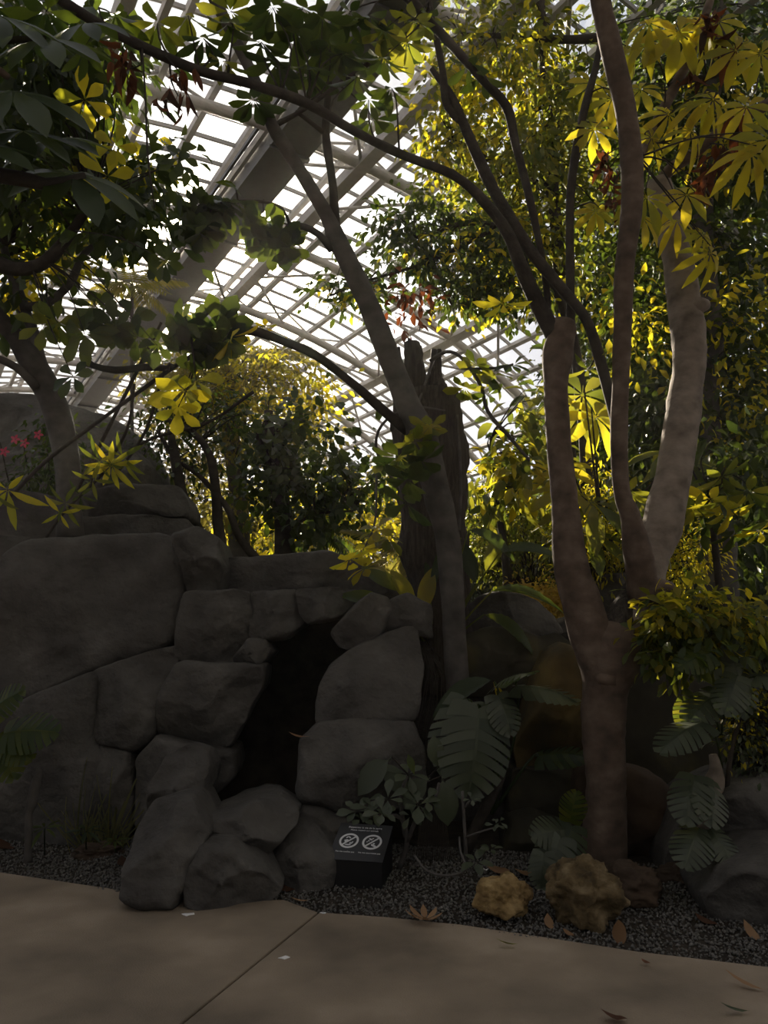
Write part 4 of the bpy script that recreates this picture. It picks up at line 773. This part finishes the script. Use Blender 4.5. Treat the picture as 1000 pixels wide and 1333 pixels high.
bgtree('trailing_shrub', 'fine leaved trailing shrub down the right edge below the sunlit bush', at(985, 1000, 5.5), None,
   [(990, 900, 35, 60, 5.4, .25), (985, 970, 35, 60, 5.3, .2), (1010, 860, 40, 60, 5.5, .2)], 1700, .05, 'leaf_grey', 'shrub', nclump=80, spread=.08, ind=60, extra=[([(975, 930, 35, 70, 5.2, .15)], 260, .045, 'leaf_yellow', 30)])
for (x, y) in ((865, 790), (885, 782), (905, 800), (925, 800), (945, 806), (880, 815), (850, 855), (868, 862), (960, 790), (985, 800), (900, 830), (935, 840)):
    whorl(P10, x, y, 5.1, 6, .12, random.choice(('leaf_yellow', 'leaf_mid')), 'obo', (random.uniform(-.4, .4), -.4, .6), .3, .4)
# ------------------------------------------------------------------ trees behind, centre and left
bgtree('thin_stemmed_tree', 'thin dark stems rising behind the ledge rock beside the great slab', at(270, 735, 9.2), [(292, 740, 9.2, 14), (285, 690, 9.2, 14), (280, 630, 9.2, 12), (272, 590, 9.2, 10), (250, 562, 9.2, 8), (215, 545, 9.2, 6)],
   [(240, 600, 40, 60, 9.4, .4), (210, 560, 40, 40, 9.4, .3), (280, 540, 50, 50, 9.6, .4)], 700, .10, 'leaf_dark', nclump=40, spread=.2, ind=50,
   branches=([(262, 700, 9.1, 16), (240, 650, 9.1, 13), (228, 600, 9.1, 13), (222, 560, 9.1, 10)], [(340, 735, 9.2, 12), (312, 700, 9.2, 11), (295, 660, 9.2, 8), (260, 620, 9.2, 6), (230, 600, 9.2, 5)], [(222, 590, 9.1, 6), (205, 560, 9.1, 5)]))
bgtree('round_leaved_tree', 'dark tree with rounded leaves and straight trunk behind the ledge, left of the stump', at(370, 735, 10.5), [(371, 740, 10.5, 26), (369, 680, 10.5, 24), (362, 640, 10.5, 18), (356, 600, 10.5, 15), (350, 550, 10.5, 13), (350, 535, 10.5, 12)],
   [(400, 590, 70, 50, 10.3, .7), (440, 640, 70, 40, 10.3, .7), (360, 560, 50, 50, 10.5, .6), (470, 610, 40, 30, 10.2, .4), (340, 640, 40, 50, 10.6, .6), (410, 670, 60, 35, 10.4, .6)], 1500, .15, 'leaf_dark', wid=.8, nclump=90, spread=.22, ind=190, tpl='round',
   branches=([(364, 640, 10.5, 9), (345, 590, 10.4, 8), (330, 555, 10.4, 6)], [(372, 690, 10.5, 6), (410, 670, 10.4, 4), (460, 665, 10.3, 3)]))
bgtree('hazy_tree', 'pale olive tree in the haze below the sun', at(300, 740, 14), [(312, 745, 14, 26), (310, 640, 14, 24), (300, 560, 14, 22), (305, 500, 14, 14)],
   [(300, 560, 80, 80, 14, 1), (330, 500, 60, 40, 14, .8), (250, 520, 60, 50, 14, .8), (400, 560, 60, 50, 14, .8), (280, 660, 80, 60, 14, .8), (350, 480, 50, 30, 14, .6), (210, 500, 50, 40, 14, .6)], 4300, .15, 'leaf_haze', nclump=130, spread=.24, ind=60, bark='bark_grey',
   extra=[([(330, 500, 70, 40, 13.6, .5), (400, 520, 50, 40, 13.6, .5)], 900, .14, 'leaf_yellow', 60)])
bgtree('yellow_tree', 'sunlit yellow leaved tree low in the distance behind the round leaved tree', at(420, 750, 17), [(420, 760, 17, 12), (425, 640, 17, 9)],
   [(340, 690, 60, 40, 17, 1), (400, 680, 60, 50, 17, 1), (470, 680, 50, 40, 17, 1), (520, 660, 40, 60, 17, 1)], 3000, .16, 'leaf_yellow', nclump=120, spread=.35, ind=20)
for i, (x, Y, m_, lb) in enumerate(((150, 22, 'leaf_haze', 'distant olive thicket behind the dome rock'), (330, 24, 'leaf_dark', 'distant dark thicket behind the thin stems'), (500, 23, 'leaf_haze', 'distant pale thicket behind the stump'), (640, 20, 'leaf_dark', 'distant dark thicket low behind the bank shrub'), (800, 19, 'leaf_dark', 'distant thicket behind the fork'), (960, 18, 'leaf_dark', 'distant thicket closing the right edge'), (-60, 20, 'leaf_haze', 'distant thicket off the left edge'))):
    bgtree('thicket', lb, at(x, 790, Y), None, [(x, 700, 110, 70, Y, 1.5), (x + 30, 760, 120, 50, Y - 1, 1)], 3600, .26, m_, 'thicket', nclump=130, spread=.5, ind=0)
# palms
def palm(label, x, y0, y1, Y, n_, ln, m_, w_=10):
    t = thing('palm', at(x, y0, Y), label, 'palm')
    ptube('trunk', [(x + 6, y0, Y, w_), (x, (y0 + y1) / 2, Y, w_ * .8), (x, y1, Y, w_ * .7)], 'bark_grey', t, sides=10, step=.2, rough=.1)
    c = at(x, y1, Y)
    for k in range(n_):
        a = 6.283 * k / n_ + random.uniform(-.2, .2); el = random.uniform(-.3, .9); d = Vector((math.cos(a) * math.cos(el), math.sin(a) * math.cos(el), math.sin(el)))
        leaf(t, 'frond', m_, c, d, ln * random.uniform(.8, 1.1), Vector((0, 0, 1)) + rv(.1), 'frond')
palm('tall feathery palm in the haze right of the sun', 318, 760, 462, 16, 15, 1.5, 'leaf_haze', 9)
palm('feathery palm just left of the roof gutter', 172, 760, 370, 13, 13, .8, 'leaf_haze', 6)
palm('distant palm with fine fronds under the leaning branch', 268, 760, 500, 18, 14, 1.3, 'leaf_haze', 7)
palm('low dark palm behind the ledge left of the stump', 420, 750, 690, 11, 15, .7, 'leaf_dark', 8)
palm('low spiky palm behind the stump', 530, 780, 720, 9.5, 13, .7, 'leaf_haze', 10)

# ------------------------------------------------------------------ plants at the foot of the stump
P11 = thing('ribbed_leaf_plant', at(560, 840, 6.9), 'plant with big ribbed paddle leaves around the foot of the broken stump', 'plant')
for (x, y, Y, s_, mm, a, nn) in ((640, 770, 6.6, .60, 'leaf_dark', (1, -.1, .10), (0, -.35, .9)), (630, 800, 6.6, .5, 'leaf_mid', (.9, -.2, -.35), (0, -.6, .8)), (540, 790, 6.5, .38, 'leaf_yellow', (-.5, 0, .9), (0, -1, .2)), (548, 800, 6.5, .42, 'leaf_yellow', (.25, 0, 1), (0, -1, .2)), (530, 800, 6.5, .45, 'leaf_dark', (-1, -.1, .2), (0, -.4, 1)), (505, 790, 6.4, .40, 'leaf_mid', (-.9, -.1, .4), (0, -.8, .4)), (545, 825, 6.4, .3, 'leaf_dark', (-.9, -.2, -.1), (0, -.6, .8)),
   (620, 760, 6.7, .42, 'leaf_dark', (-.3, 0, 1), (0, -1, .1)), (632, 745, 6.7, .4, 'leaf_mid', (.4, 0, .9), (0, -1, .1)), (650, 720, 6.6, .5, 'leaf_dark', (.8, -.2, .2), (0, -.6, .8)), (600, 700, 6.6, .4, 'leaf_dark', (-.5, -.4, -.5), (0, -.8, .4)), (610, 690, 6.6, .45, 'leaf_dark', (.9, -.3, -.3), (0, -.6, .7)), (520, 770, 6.6, .4, 'leaf_mid', (-.6, 0, .5), (0, -1, .3)), (560, 770, 6.7, .4, 'leaf_dark', (.1, 0, 1), (0, -1, 0))):
    leaf(P11, 'banana', mm, at(x, y, Y), Vector(a), s_, Vector(nn))
    tubes('stalk', [([at(562 + (x - 562) * .2, 850, 6.8), at((x + 565) / 2, (y + 840) / 2 + 5, 6.7), at(x, y, Y)], [.012, .009, .006])], 'leaf_mid', P11)
P12 = thing('hanging_root_skirt', at(560, 960, 6.2), 'skirt of thin dark hanging roots in front of the stump foot', 'roots')
tubes('root', [([at(550 + random.gauss(0, 8), 835, 6.45), at(545 + 2.2 * k + random.gauss(0, 5), 880, 6.35), at(530 + 3.2 * k, 950 + random.uniform(-30, 30), 6.3)], [.006, .005, .003]) for k in range(22)], 'bark_dark', P12, kind='stuff')
P13 = thing('split_leaf_plant', G(620, 1110), 'large dark split leaf plant with a drooping leaf left of the forked tree', 'plant')
for (x, y, Y, s_, mm, a, nn) in ((624, 922, 5.55, .56, 'leaf_grey', (-.14, -.25, -1), (.1, -1, .25)), (612, 915, 5.7, .5, 'leaf_grey', (-.35, -.2, -.9), (-.2, -.9, .3)), (648, 905, 5.6, .27, 'leaf_grey', (.25, -.3, -.7), (.2, -.9, .3)), (645, 893, 5.7, .36, 'leaf_grey', (.3, -.4, .25), (0, -.3, 1)), (672, 893, 5.7, .42, 'leaf_grey', (1, -.3, -.05), (0, -.25, 1)), (700, 985, 5.8, .35, 'leaf_dark', (.7, -.2, .15), (0, -.4, 1))):
    leaf(P13, 'monstera', mm, at(x, y, Y), Vector(a), s_, Vector(nn))
    tubes('stalk', [([at(640, 1060, 5.8), at((x + 650) / 2 + 12, (y + 1000) / 2, 5.75), at(x, y - 4, Y + .02), at(x, y, Y)], [.013, .010, .007, .006])], 'leaf_dark', P13)
leaf(P13, 'banana', 'leaf_dark', at(640, 885, 5.8), Vector((-1, -.1, -.28)), .48, Vector((-.2, -.7, .7)))
leaf(P13, 'ellip', 'leaf_yellow', at(642, 888, 5.75), Vector((.35, 0, -.6)), .16, Vector((0, -1, .2)))
ptube('trunk', [(605, 1110, 5.8, 16), (628, 1060, 5.8, 14), (652, 1010, 5.8, 12), (650, 960, 5.8, 11), (640, 910, 5.8, 9)], 'bark_dark', P13, sides=8, rough=.15)
P14 = thing('thick_leaf_shrub', G(520, 1128), 'small shrub with thick round waxy leaves behind the black sign', 'shrub')
br14 = [[(520, 1130, 5.45, 7), (530, 1095, 5.4, 6), (522, 1065, 5.35, 5), (500, 1062, 5.3, 4), (480, 1064, 5.2, 4)], [(528, 1090, 5.4, 6), (522, 1040, 5.4, 5), (530, 1010, 5.4, 4)], [(530, 1095, 5.4, 6), (540, 1070, 5.35, 5), (545, 1050, 5.3, 4)], [(486, 1092, 5.6, 4), (492, 1066, 5.4, 4), (484, 1050, 5.25, 3)], [(545, 1060, 5.4, 4), (565, 1040, 5.4, 4), (572, 1020, 5.5, 4)]]
for b in br14: ptube('branch', b, 'bark_grey', P14, sides=7, step=.04, rough=.12)
for (x, y, Y, n_, s_) in ((465, 1056, 5.2, 6, .12), (484, 1052, 5.2, 6, .12), (505, 1040, 5.25, 6, .14), (498, 1058, 5.15, 5, .11), (532, 1008, 5.4, 6, .14), (545, 1048, 5.25, 6, .15), (556, 1042, 5.3, 4, .13), (535, 1062, 5.25, 5, .1), (470, 1066, 5.15, 4, .1)):
    whorl(P14, x, y, Y, n_, s_, 'leaf_grey', 'obo', (random.uniform(-.3, .3), -.5, 1), .35, .4)
leaf(P14, 'ellip', 'leaf_mid', at(540, 1010, 5.35), Vector((-.3, -.1, 1)), .14, Vector((0, -1, .2)))
P15 = thing('arrow_leaf_plant', at(500, 1040, 5.75), 'drooping grey green lobed leaves against the rock behind the waxy shrub', 'plant')
for (x, y, Y, s_, a, nn) in ((510, 985, 5.6, .34, (-.75, -.2, -.6), (-.3, -.8, .5)), (500, 990, 5.6, .24, (.5, -.3, -.8), (.2, -.9, .3)), (570, 1000, 5.55, .22, (-.1, -.3, .8), (0, -.9, .2)), (575, 1010, 5.5, .32, (.15, -.25, -.95), (.1, -.95, .2)), (560, 1012, 5.6, .28, (-.7, -.2, -.5), (0, -.9, .3))):
    leaf(P15, 'wide', 'leaf_grey', at(x, y, Y), Vector(a), s_, Vector(nn))
tubes('stalk', [([at(540, 1090, 5.7), at(545, 1030, 5.7), at(x, y, 5.6)], [.008, .007, .005]) for x, y in ((510, 985), (500, 990), (570, 1000), (575, 1010), (560, 1012))], 'bark_dark', P15)
tag(settle(tubes('stem_skirt', [([at(548 + k * 1.6, 1050 + random.uniform(-10, 10), 5.65), at(545 + k * 2, 1090, 5.6), at(540 + k * 2.6, 1128, 5.6)], [.004, .003, .003]) for k in range(20)], 'bark_dark')), 'dark brush of hanging roots beside the waxy leaved shrub', 'roots', kind='stuff')
P16 = thing('bare_twig', G(606, 1120), 'thin upright cut twig with tiny leaves in the gravel left of the forked tree', 'twig')
for b in ([(607, 1122, 5.2, 5), (605, 1080, 5.2, 4), (602, 1030, 5.2, 3.5)], [(606, 1090, 5.2, 3), (625, 1083, 5.15, 2.5), (645, 1077, 5.1, 2)], [(604, 1052, 5.2, 3), (612, 1042, 5.2, 2)], [(540, 1114, 5.0, 3), (555, 1133, 4.9, 3), (580, 1140, 4.9, 3), (607, 1132, 5.0, 3), (600, 1110, 5.1, 3), (598, 1090, 5.2, 3)]): ptube('stem', b, 'bark_grey', P16, sides=6, step=.04)
for (x, y) in ((645, 1074), (650, 1070), (614, 1040)): whorl(P16, x, y, 5.1, 4, .05, 'leaf_grey', 'obo', (0, -.5, 1), .3)
whorl(P16, 620, 1122, 5.05, 5, .11, 'leaf_grey', 'wide', (0, -.3, 1), .5); whorl(P16, 640, 1105, 5.1, 5, .07, 'leaf_grey', 'wide', (0, -.3, 1), .5)
P17 = thing('small_split_leaf_plant', G(712, 1140), 'small split leaf plant at the left foot of the forked trunk', 'plant')
for (x, y, Y, s_, mm, a) in ((738, 1080, 5.3, .26, 'leaf_grey', (-.8, -.5, .05)), (745, 1075, 5.3, .28, 'leaf_dark', (-.4, -.5, -.8)), (730, 1090, 5.2, .30, 'leaf_grey', (-.5, -.4, -.9)), (742, 1070, 5.3, .2, 'leaf_mid', (.1, -.3, .7)), (708, 1110, 5.15, .2, 'leaf_grey', (-.2, -.4, -1))):
    leaf(P17, 'monstera', mm, at(x, y, Y), Vector(a), s_, Vector((-.1, -.8, .5))); tubes('stalk', [([at(740, 1135, 5.35), at(748, 1100, 5.35), at(x, y, Y)], [.008, .006, .005])], 'leaf_dark', P17)
P18 = thing('climbing_split_leaf_plant', G(925, 1165), 'climbing plant with an ochre stem and grey split leaves at right', 'plant')
ptube('stem', [(922, 1168, 5.1, 11), (918, 1120, 5.1, 12), (915, 1080, 5.1, 14), (922, 1045, 5.15, 22), (930, 1020, 5.2, 24), (932, 1000, 5.2, 14), (928, 982, 5.2, 9)], 'bark_pale', P18, sides=10, step=.03, rough=.25)
ptube('stem', [(945, 1060, 5.2, 6), (948, 1010, 5.2, 6), (956, 960, 5.2, 6), (975, 900, 5.3, 5)], 'bark_dark', P18, sides=8, step=.05)
for (x, y, Y, s_, mm, a, nn) in ((905, 1010, 5.0, .30, 'leaf_grey', (-.4, -.5, -.6), (-.2, -.6, .8)), (920, 1015, 5.0, .28, 'leaf_grey', (-.1, -.6, -.6), (.3, -.6, .8)), (910, 1078, 4.9, .28, 'leaf_grey', (-.5, -.6, -.4), (0, -.5, .9)), (925, 1080, 4.9, .22, 'leaf_grey', (.2, -.7, -.5), (0, -.6, .9)), (915, 940, 5.0, .34, 'leaf_grey', (-1, -.3, -.35), (-.1, -.4, 1)), (935, 900, 5.1, .30, 'leaf_grey', (-.9, -.3, -.6), (0, -.5, 1)), (925, 850, 4.95, .24, 'leaf_mid', (-.8, -.3, -.2), (0, -.8, .7)),
   (955, 860, 5.1, .34, 'leaf_grey', (0, -.4, -.9), (.2, -.8, .5)), (960, 880, 5.0, .26, 'leaf_grey', (-.5, -.4, -.7), (-.2, -.8, .6)), (950, 868, 5.1, .2, 'leaf_grey', (.2, -.3, .8), (.2, -.9, .3)), (985, 880, 5.0, .28, 'leaf_grey', (.9, -.4, -.1), (0, -.5, 1)), (905, 905, 5.2, .22, 'leaf_mid', (-.4, -.1, -.9), (0, -1, .1))):
    leaf(P18, 'monstera', mm, at(x, y, Y), Vector(a), s_, Vector(nn)); tubes('stalk', [([at(940, min(1040, y + 60), 5.2), at((x + 945) / 2, y + 10, 5.15), at(x, y, Y)], [.008, .006, .005])], 'leaf_dark', P18)
# ------------------------------------------------------------------ left foreground weeds
P19 = thing('cut_stem', G(38, 1120), 'short bare stem with scarred ochre top standing in the gravel at left', 'stem')
ptube('stem', [(36, 1122, 5.7, 10), (38, 1085, 5.7, 9), (38, 1060, 5.7, 9), (42, 1045, 5.7, 13), (46, 1025, 5.7, 12), (52, 1000, 5.7, 8)], 'bark_grey', P19, sides=10, step=.025, rough=.3)
P20 = thing('corner_leaf_plant', G(-30, 1120), 'dark split leaf plant leaning in at the lower left edge', 'plant')
ptube('stem', [(-60, 1125, 5.6, 10), (-40, 1040, 5.6, 9), (-20, 980, 5.6, 8), (0, 965, 5.6, 5)], 'bark_dark', P20)
for (x, y, s_, a) in ((5, 955, .36, (1, -.2, .15)), (-5, 960, .3, (.4, -.2, -.6)), (-15, 930, .28, (.7, -.2, .6)), (0, 965, .26, (.6, -.2, -.2))): leaf(P20, 'monstera', 'leaf_mid', at(x, y, 5.5), Vector(a), s_, Vector((0, -.8, .6)))
for i, (x, y, lb) in enumerate(((115, 1070, 'fine grass tuft right of the cut stem under the left wall'), (150, 1040, 'taller wispy grass tuft by the joint of the left wall'))):
    t = thing('grass_tuft', G(x, 1110), lb, 'grass'); V0 = []
    parts = []
    for k in range(34):
        c = G(x, 1108) + Vector((random.gauss(0, .05), random.gauss(0, .03), 0)); d = Vector((random.gauss(0, .55), random.gauss(-.1, .3), 1)); sz = random.uniform(.25, .5)
        parts.append((xf(TPL['grass'][0] * sz, Matrix.Translation(c) @ basis(d, Vector((0, -1, .3))).to_4x4()), TPL['grass'][1]))
    Vv, Ff = join(parts); put('blades', mesh('blades', Vv, Ff, 'leaf_haze'), t, kind='stuff')
for (x, y, n_, s_, mm, lb) in ((58, 1078, 7, .13, 'leaf_mid', 'low weed with pointed leaves right beside the cut stem'), (112, 1082, 7, .14, 'leaf_dark', 'low broad leaved weed in the middle of the left gravel'), (150, 1094, 8, .10, 'leaf_mid', 'small star shaped weed beside the tall leaning boulder')):
    t = thing('weed', G(x, 1112), lb, 'weed'); c = whorl(t, x, y, 5.75, n_, s_, mm, 'slim', (0, -.3, 1), .3); tubes('stem', [([G(x, 1112), c], [.006, .004])], 'leaf_dark', t)

# ------------------------------------------------------------------ sign
yaw = math.radians(-14); sg = thing('sign_box', G(469, 1157) + Vector((0, .14, 0)), 'low black box sign with sloping face and two white prohibition symbols', 'sign')
Rz = Matrix.Rotation(yaw, 4, 'Z'); W2, D2, h0, h1 = .178, .14, .165, .315; T0 = Matrix.Translation(sg.location) @ Rz
bv = [Vector(v) for v in ((-W2, -D2, 0), (W2, -D2, 0), (W2, D2, 0), (-W2, D2, 0), (-W2, -D2, h0), (W2, -D2, h0), (W2, D2, h1), (-W2, D2, h1))]
bx = put('body', mesh('body', [T0 @ v for v in bv], [(3, 2, 1, 0), (4, 5, 6, 7), (0, 1, 5, 4), (1, 2, 6, 5), (2, 3, 7, 6), (3, 0, 4, 7)], 'black', False), sg)
sl = math.atan2(h1 - h0, 2 * D2); TP = T0 @ Matrix.Translation((0, 0, (h0 + h1) / 2 + .004)) @ Matrix.Rotation(sl, 4, 'X')
Lp = D2 / math.cos(sl) + .006
def flat(name, pts, m_, z0, z1):
    n = len(pts); V = [TP @ Vector((x, y, z0)) for x, y in pts] + [TP @ Vector((x, y, z1)) for x, y in pts]
    return V, [tuple(range(n - 1, -1, -1)), tuple(range(n, 2 * n))] + [(i, (i + 1) % n, (i + 1) % n + n, i + n) for i in range(n)]
v, f = flat('f', [(-W2 - .005, -Lp), (W2 + .005, -Lp), (W2 + .005, Lp), (-W2 - .005, Lp)], 'panel', -.003, .004)
face = put('face_plate', mesh('face_plate', v, f, 'panel', False), sg)
def symbol(cx, cy, kind):
    V, Fc = [], []
    def add(pts):
        v, f = flat('s', pts, 'white', .0045, .006); b = len(V); V.extend(v); Fc.extend([tuple(i + b for i in g) for g in f])
    r0, r1 = .052, .066
    for k in range(40):
        a, b_ = 6.2832 * k / 40, 6.2832 * (k + 1) / 40
        add([(cx + r0 * math.cos(a), cy + r0 * math.sin(a)), (cx + r1 * math.cos(a), cy + r1 * math.sin(a)), (cx + r1 * math.cos(b_), cy + r1 * math.sin(b_)), (cx + r0 * math.cos(b_), cy + r0 * math.sin(b_))])
    s = .7071 * 1.18; q = .0044
    add([(cx - .046 * s + q * s, cy - .046 * s - q * s), (cx + .046 * s + q * s, cy + .046 * s - q * s), (cx + .046 * s - q * s, cy + .046 * s + q * s), (cx - .046 * s - q * s, cy - .046 * s + q * s)])
    def disc(x, y, rx, ry, n=10, rot=0):
        x, y, rx, ry = x * 1.2, y * 1.2, rx * 1.2, ry * 1.2
        add([(cx + x + rx * math.cos(6.2832 * k / n) * math.cos(rot) - ry * math.sin(6.2832 * k / n) * math.sin(rot), cy + y + rx * math.cos(6.2832 * k / n) * math.sin(rot) + ry * math.sin(6.2832 * k / n) * math.cos(rot)) for k in range(n)])
    if kind == 0:
        for a in range(5): disc(-.008 + .011 * math.cos(a * .63 + .3), .018 + .011 * math.sin(a * .63 + .3), .0045, .003, rot=a * .63 + .3)
        disc(-.012, .004, .009, .005); disc(-.014, -.006, .006, .008); disc(.0, -.030, .018, .004)
        disc(.020, -.014, .004, .012, rot=-.5); disc(.010, -.018, .003, .009, rot=-.2); disc(-.022, -.004, .003, .012, rot=.3)
    else:
        disc(-.012, .020, .011, .005, rot=-.4); disc(-.020, .008, .005, .004); disc(-.028, .0, .003, .003); disc(.0, .026, .006, .003, rot=.6)
        disc(.012, -.012, .007, .005, rot=.5); disc(.014, -.026, .016, .006, rot=-.3); disc(.024, -.032, .010, .004); disc(.004, -.020, .003, .008, rot=.9)
    return put('symbol', mesh('symbol', V, Fc, 'white', False), face)
symbol(-.083, .004, 0); symbol(.075, .004, 1)
def text(s, x, y, size):
    cu = bpy.data.curves.new('lettering', 'FONT'); cu.body = s; cu.size = size; cu.align_x = 'CENTER'; cu.extrude = .0006
    o = bpy.data.objects.new('tmp', cu); COL.objects.link(o); dg = bpy.context.evaluated_depsgraph_get(); me = bpy.data.meshes.new_from_object(o.evaluated_get(dg)); bpy.data.objects.remove(o)
    me.transform(TP @ Matrix.Translation((x, y, .006))); me.materials.clear(); me.materials.append(M['white']); put('lettering', me, face)
text('Respectez la vie de la serre', 0, .122, .021); text('Please respect our animals', 0, .098, .018)
text('Ne me cueillez pas', -.085, -.100, .0168); text('Ne me nourrissez pas', .079, -.100, .0168)

# ------------------------------------------------------------------ litter on gravel and path
def litter(x, y, s_, a, lb, tpl='wide', m_='leaf_fallen', tilt=(0, 0, 1), z=.015, name='fallen_leaf', cat='leaf', nn=None):
    gp = G(x, y); zz = gz(gp.x, gp.y) if gp.y > eY(gp.x) else 0
    gp = G(x, y, zz)
    v, f = TPL[tpl]; v = v * s_; v = v.copy(); v[:, 2] = np.abs(v[:, 2]) * .8 + .004
    me = mesh(name, v - v[:, :].mean(0) * (1, 1, 0), f, m_); o = bpy.data.objects.new(name, me); COL.objects.link(o)
    o.location = gp + Vector((0, 0, z)); o.rotation_euler = (random.uniform(-.15, .15) if nn is None else nn, random.uniform(-.15, .15), a); tag(o, lb, cat); return o
litter(375, 1161, .16, 1.3, 'reddish brown curled leaf at the foot of the boulder beside the sign', m_='leaf_dead')
litter(391, 1177, .12, 1.9, 'thin tan leaf on the path edge left of the sign', 'slim')
litter(553, 1201, .13, 1.2, 'pale straw coloured ragged leaf on the path edge right of the sign', 'palm8')
litter(662, 1234, .12, 1.5, 'small yellow green leaf on the path below the yellow boulder', 'slim', 'leaf_mid')
litter(715, 1207, .10, .2, 'round brown leaf between the yellow boulder and the craggy rock', nn=.5)
litter(741, 1220, .07, 1.0, 'small tan leaf at the path edge left of the craggy rock')
litter(980, 1221, .14, .6, 'broad tan leaf at the foot of the dark angular boulder', nn=.5)
litter(972, 1287, .17, 1.0, 'bright tan curled leaf lying on the path at lower right', 'slim')
litter(958, 1321, .13, 1.6, 'dull green leaf on the path at the bottom right corner', 'slim', 'leaf_dark')
litter(802, 1331, .12, 1.4, 'dark red leaf cut by the bottom edge of the picture', m_='leaf_dead')
litter(650, 1137, .18, 1.4, 'long brown leaf on the gravel behind the yellow boulder')
litter(684, 1141, .16, 1.8, 'brown leaf just right of the long brown leaf')
litter(627, 1160, .12, 1.5, 'dark brown leaf left of the yellow boulder', m_='leaf_dead')
litter(736, 1142, .11, .3, 'upright tan leaf leaning left of the forked trunk', nn=.9)
litter(8, 1106, .20, 1.1, 'curled reddish leaf at the left edge by the wall', m_='leaf_dead')
litter(922, 1205, .14, .8, 'wrinkled brown leaf on the gravel at right', m_='leaf_dead')
litter(945, 1195, .16, 1.5, 'long dark brown leaf beside the angular boulder', m_='leaf_dead')
litter(842, 1258, .05, .8, 'tiny dark leaf scrap on the path below the craggy rock', m_='leaf_dead')
o = litter(806, 1216, .15, .2, 'upright oval tan leaf leaning on the craggy rock', nn=1.35); o.location = at(806, 1216, 4.42) ; o.location.z -= .0
litter(160, 1128, .14, .5, 'brown leaf pressed against the tall leaning boulder', m_='leaf_dead')
o = litter(388, 960, .17, 1.5, 'dry leaf stuck on the rock lip of the cave'); o.location = at(391, 960, 5.72)
scr = lump('paper_scrap', G(630, 1143) + Vector((0, 0, .03)), (.04, .03, .03), 'white', 'crumpled whitish scrap on the gravel left of the long brown leaf', 'litter', seed=4, rug=.9, sub=3)
for (x, y, r, lb) in ((370, 1247, .03, 'small white scrap stuck on the path by the joint'), (243, 1191, .045, 'white smear shaped scrap on the path before the boulders'), (420, 1189, .018, 'tiny white chip at the top of the path joint')):
    c = G(x, y); k = 9; ra = [r * random.uniform(.4, 1.2) for _ in range(k)]
    V = [c + Vector((math.cos(6.283 * i / k) * ra[i], math.sin(6.283 * i / k) * ra[i] * .8, .001)) for i in range(k)] + [c + Vector((math.cos(6.283 * i / k) * ra[i], math.sin(6.283 * i / k) * ra[i] * .8, .004)) for i in range(k)]
    o = put('scrap', mesh('scrap', V, [tuple(range(k, 2 * k))] + [(i, (i + 1) % k, (i + 1) % k + k, i + k) for i in range(k)], 'white', False)); settle(o); tag(o, lb, 'litter')

gv = thing('roof_vent_grille', at(967, 25, 13), 'small white framed roof grille glimpsed through leaves at the top right corner', 'vent')
for k in range(7): v, f = barVF(at(955 + k * 5, 34 - k * 3, 13), at(955 + k * 5, 12 - k * 3, 13), .02, .03, Vector((0, 1, 0))); put('slat', mesh('slat', v, f, 'frame', False), gv)
for dy in (0, 11, 22): v, f = barVF(at(953, 36 - dy, 13), at(988, 15 - dy, 13), .02, .04, Vector((0, 1, 0))); put('rail', mesh('rail', v, f, 'frame', False), gv)
v, f = barVF(at(955, 42, 13), at(998, 16, 13), .05, .08, Vector((0, 1, 0))); put('sill', mesh('sill', v, f, 'frame', False), gv)

GR = dict(rock='rocks of the artificial rock wall', boulder='loose boulders along the bed', leaf='fallen leaves on gravel and path', thicket='distant thickets', palm='palms in the greenhouse', grass='grass tufts by the left wall', weed='weeds in the left gravel', litter='pale scraps on the ground', roots='hanging root skirts', tree='trees in the greenhouse', shrub='shrubs behind the rocks')
for o in COL.objects:
    if o.parent is None and o.get('category') in GR: o['group'] = GR[o['category']]
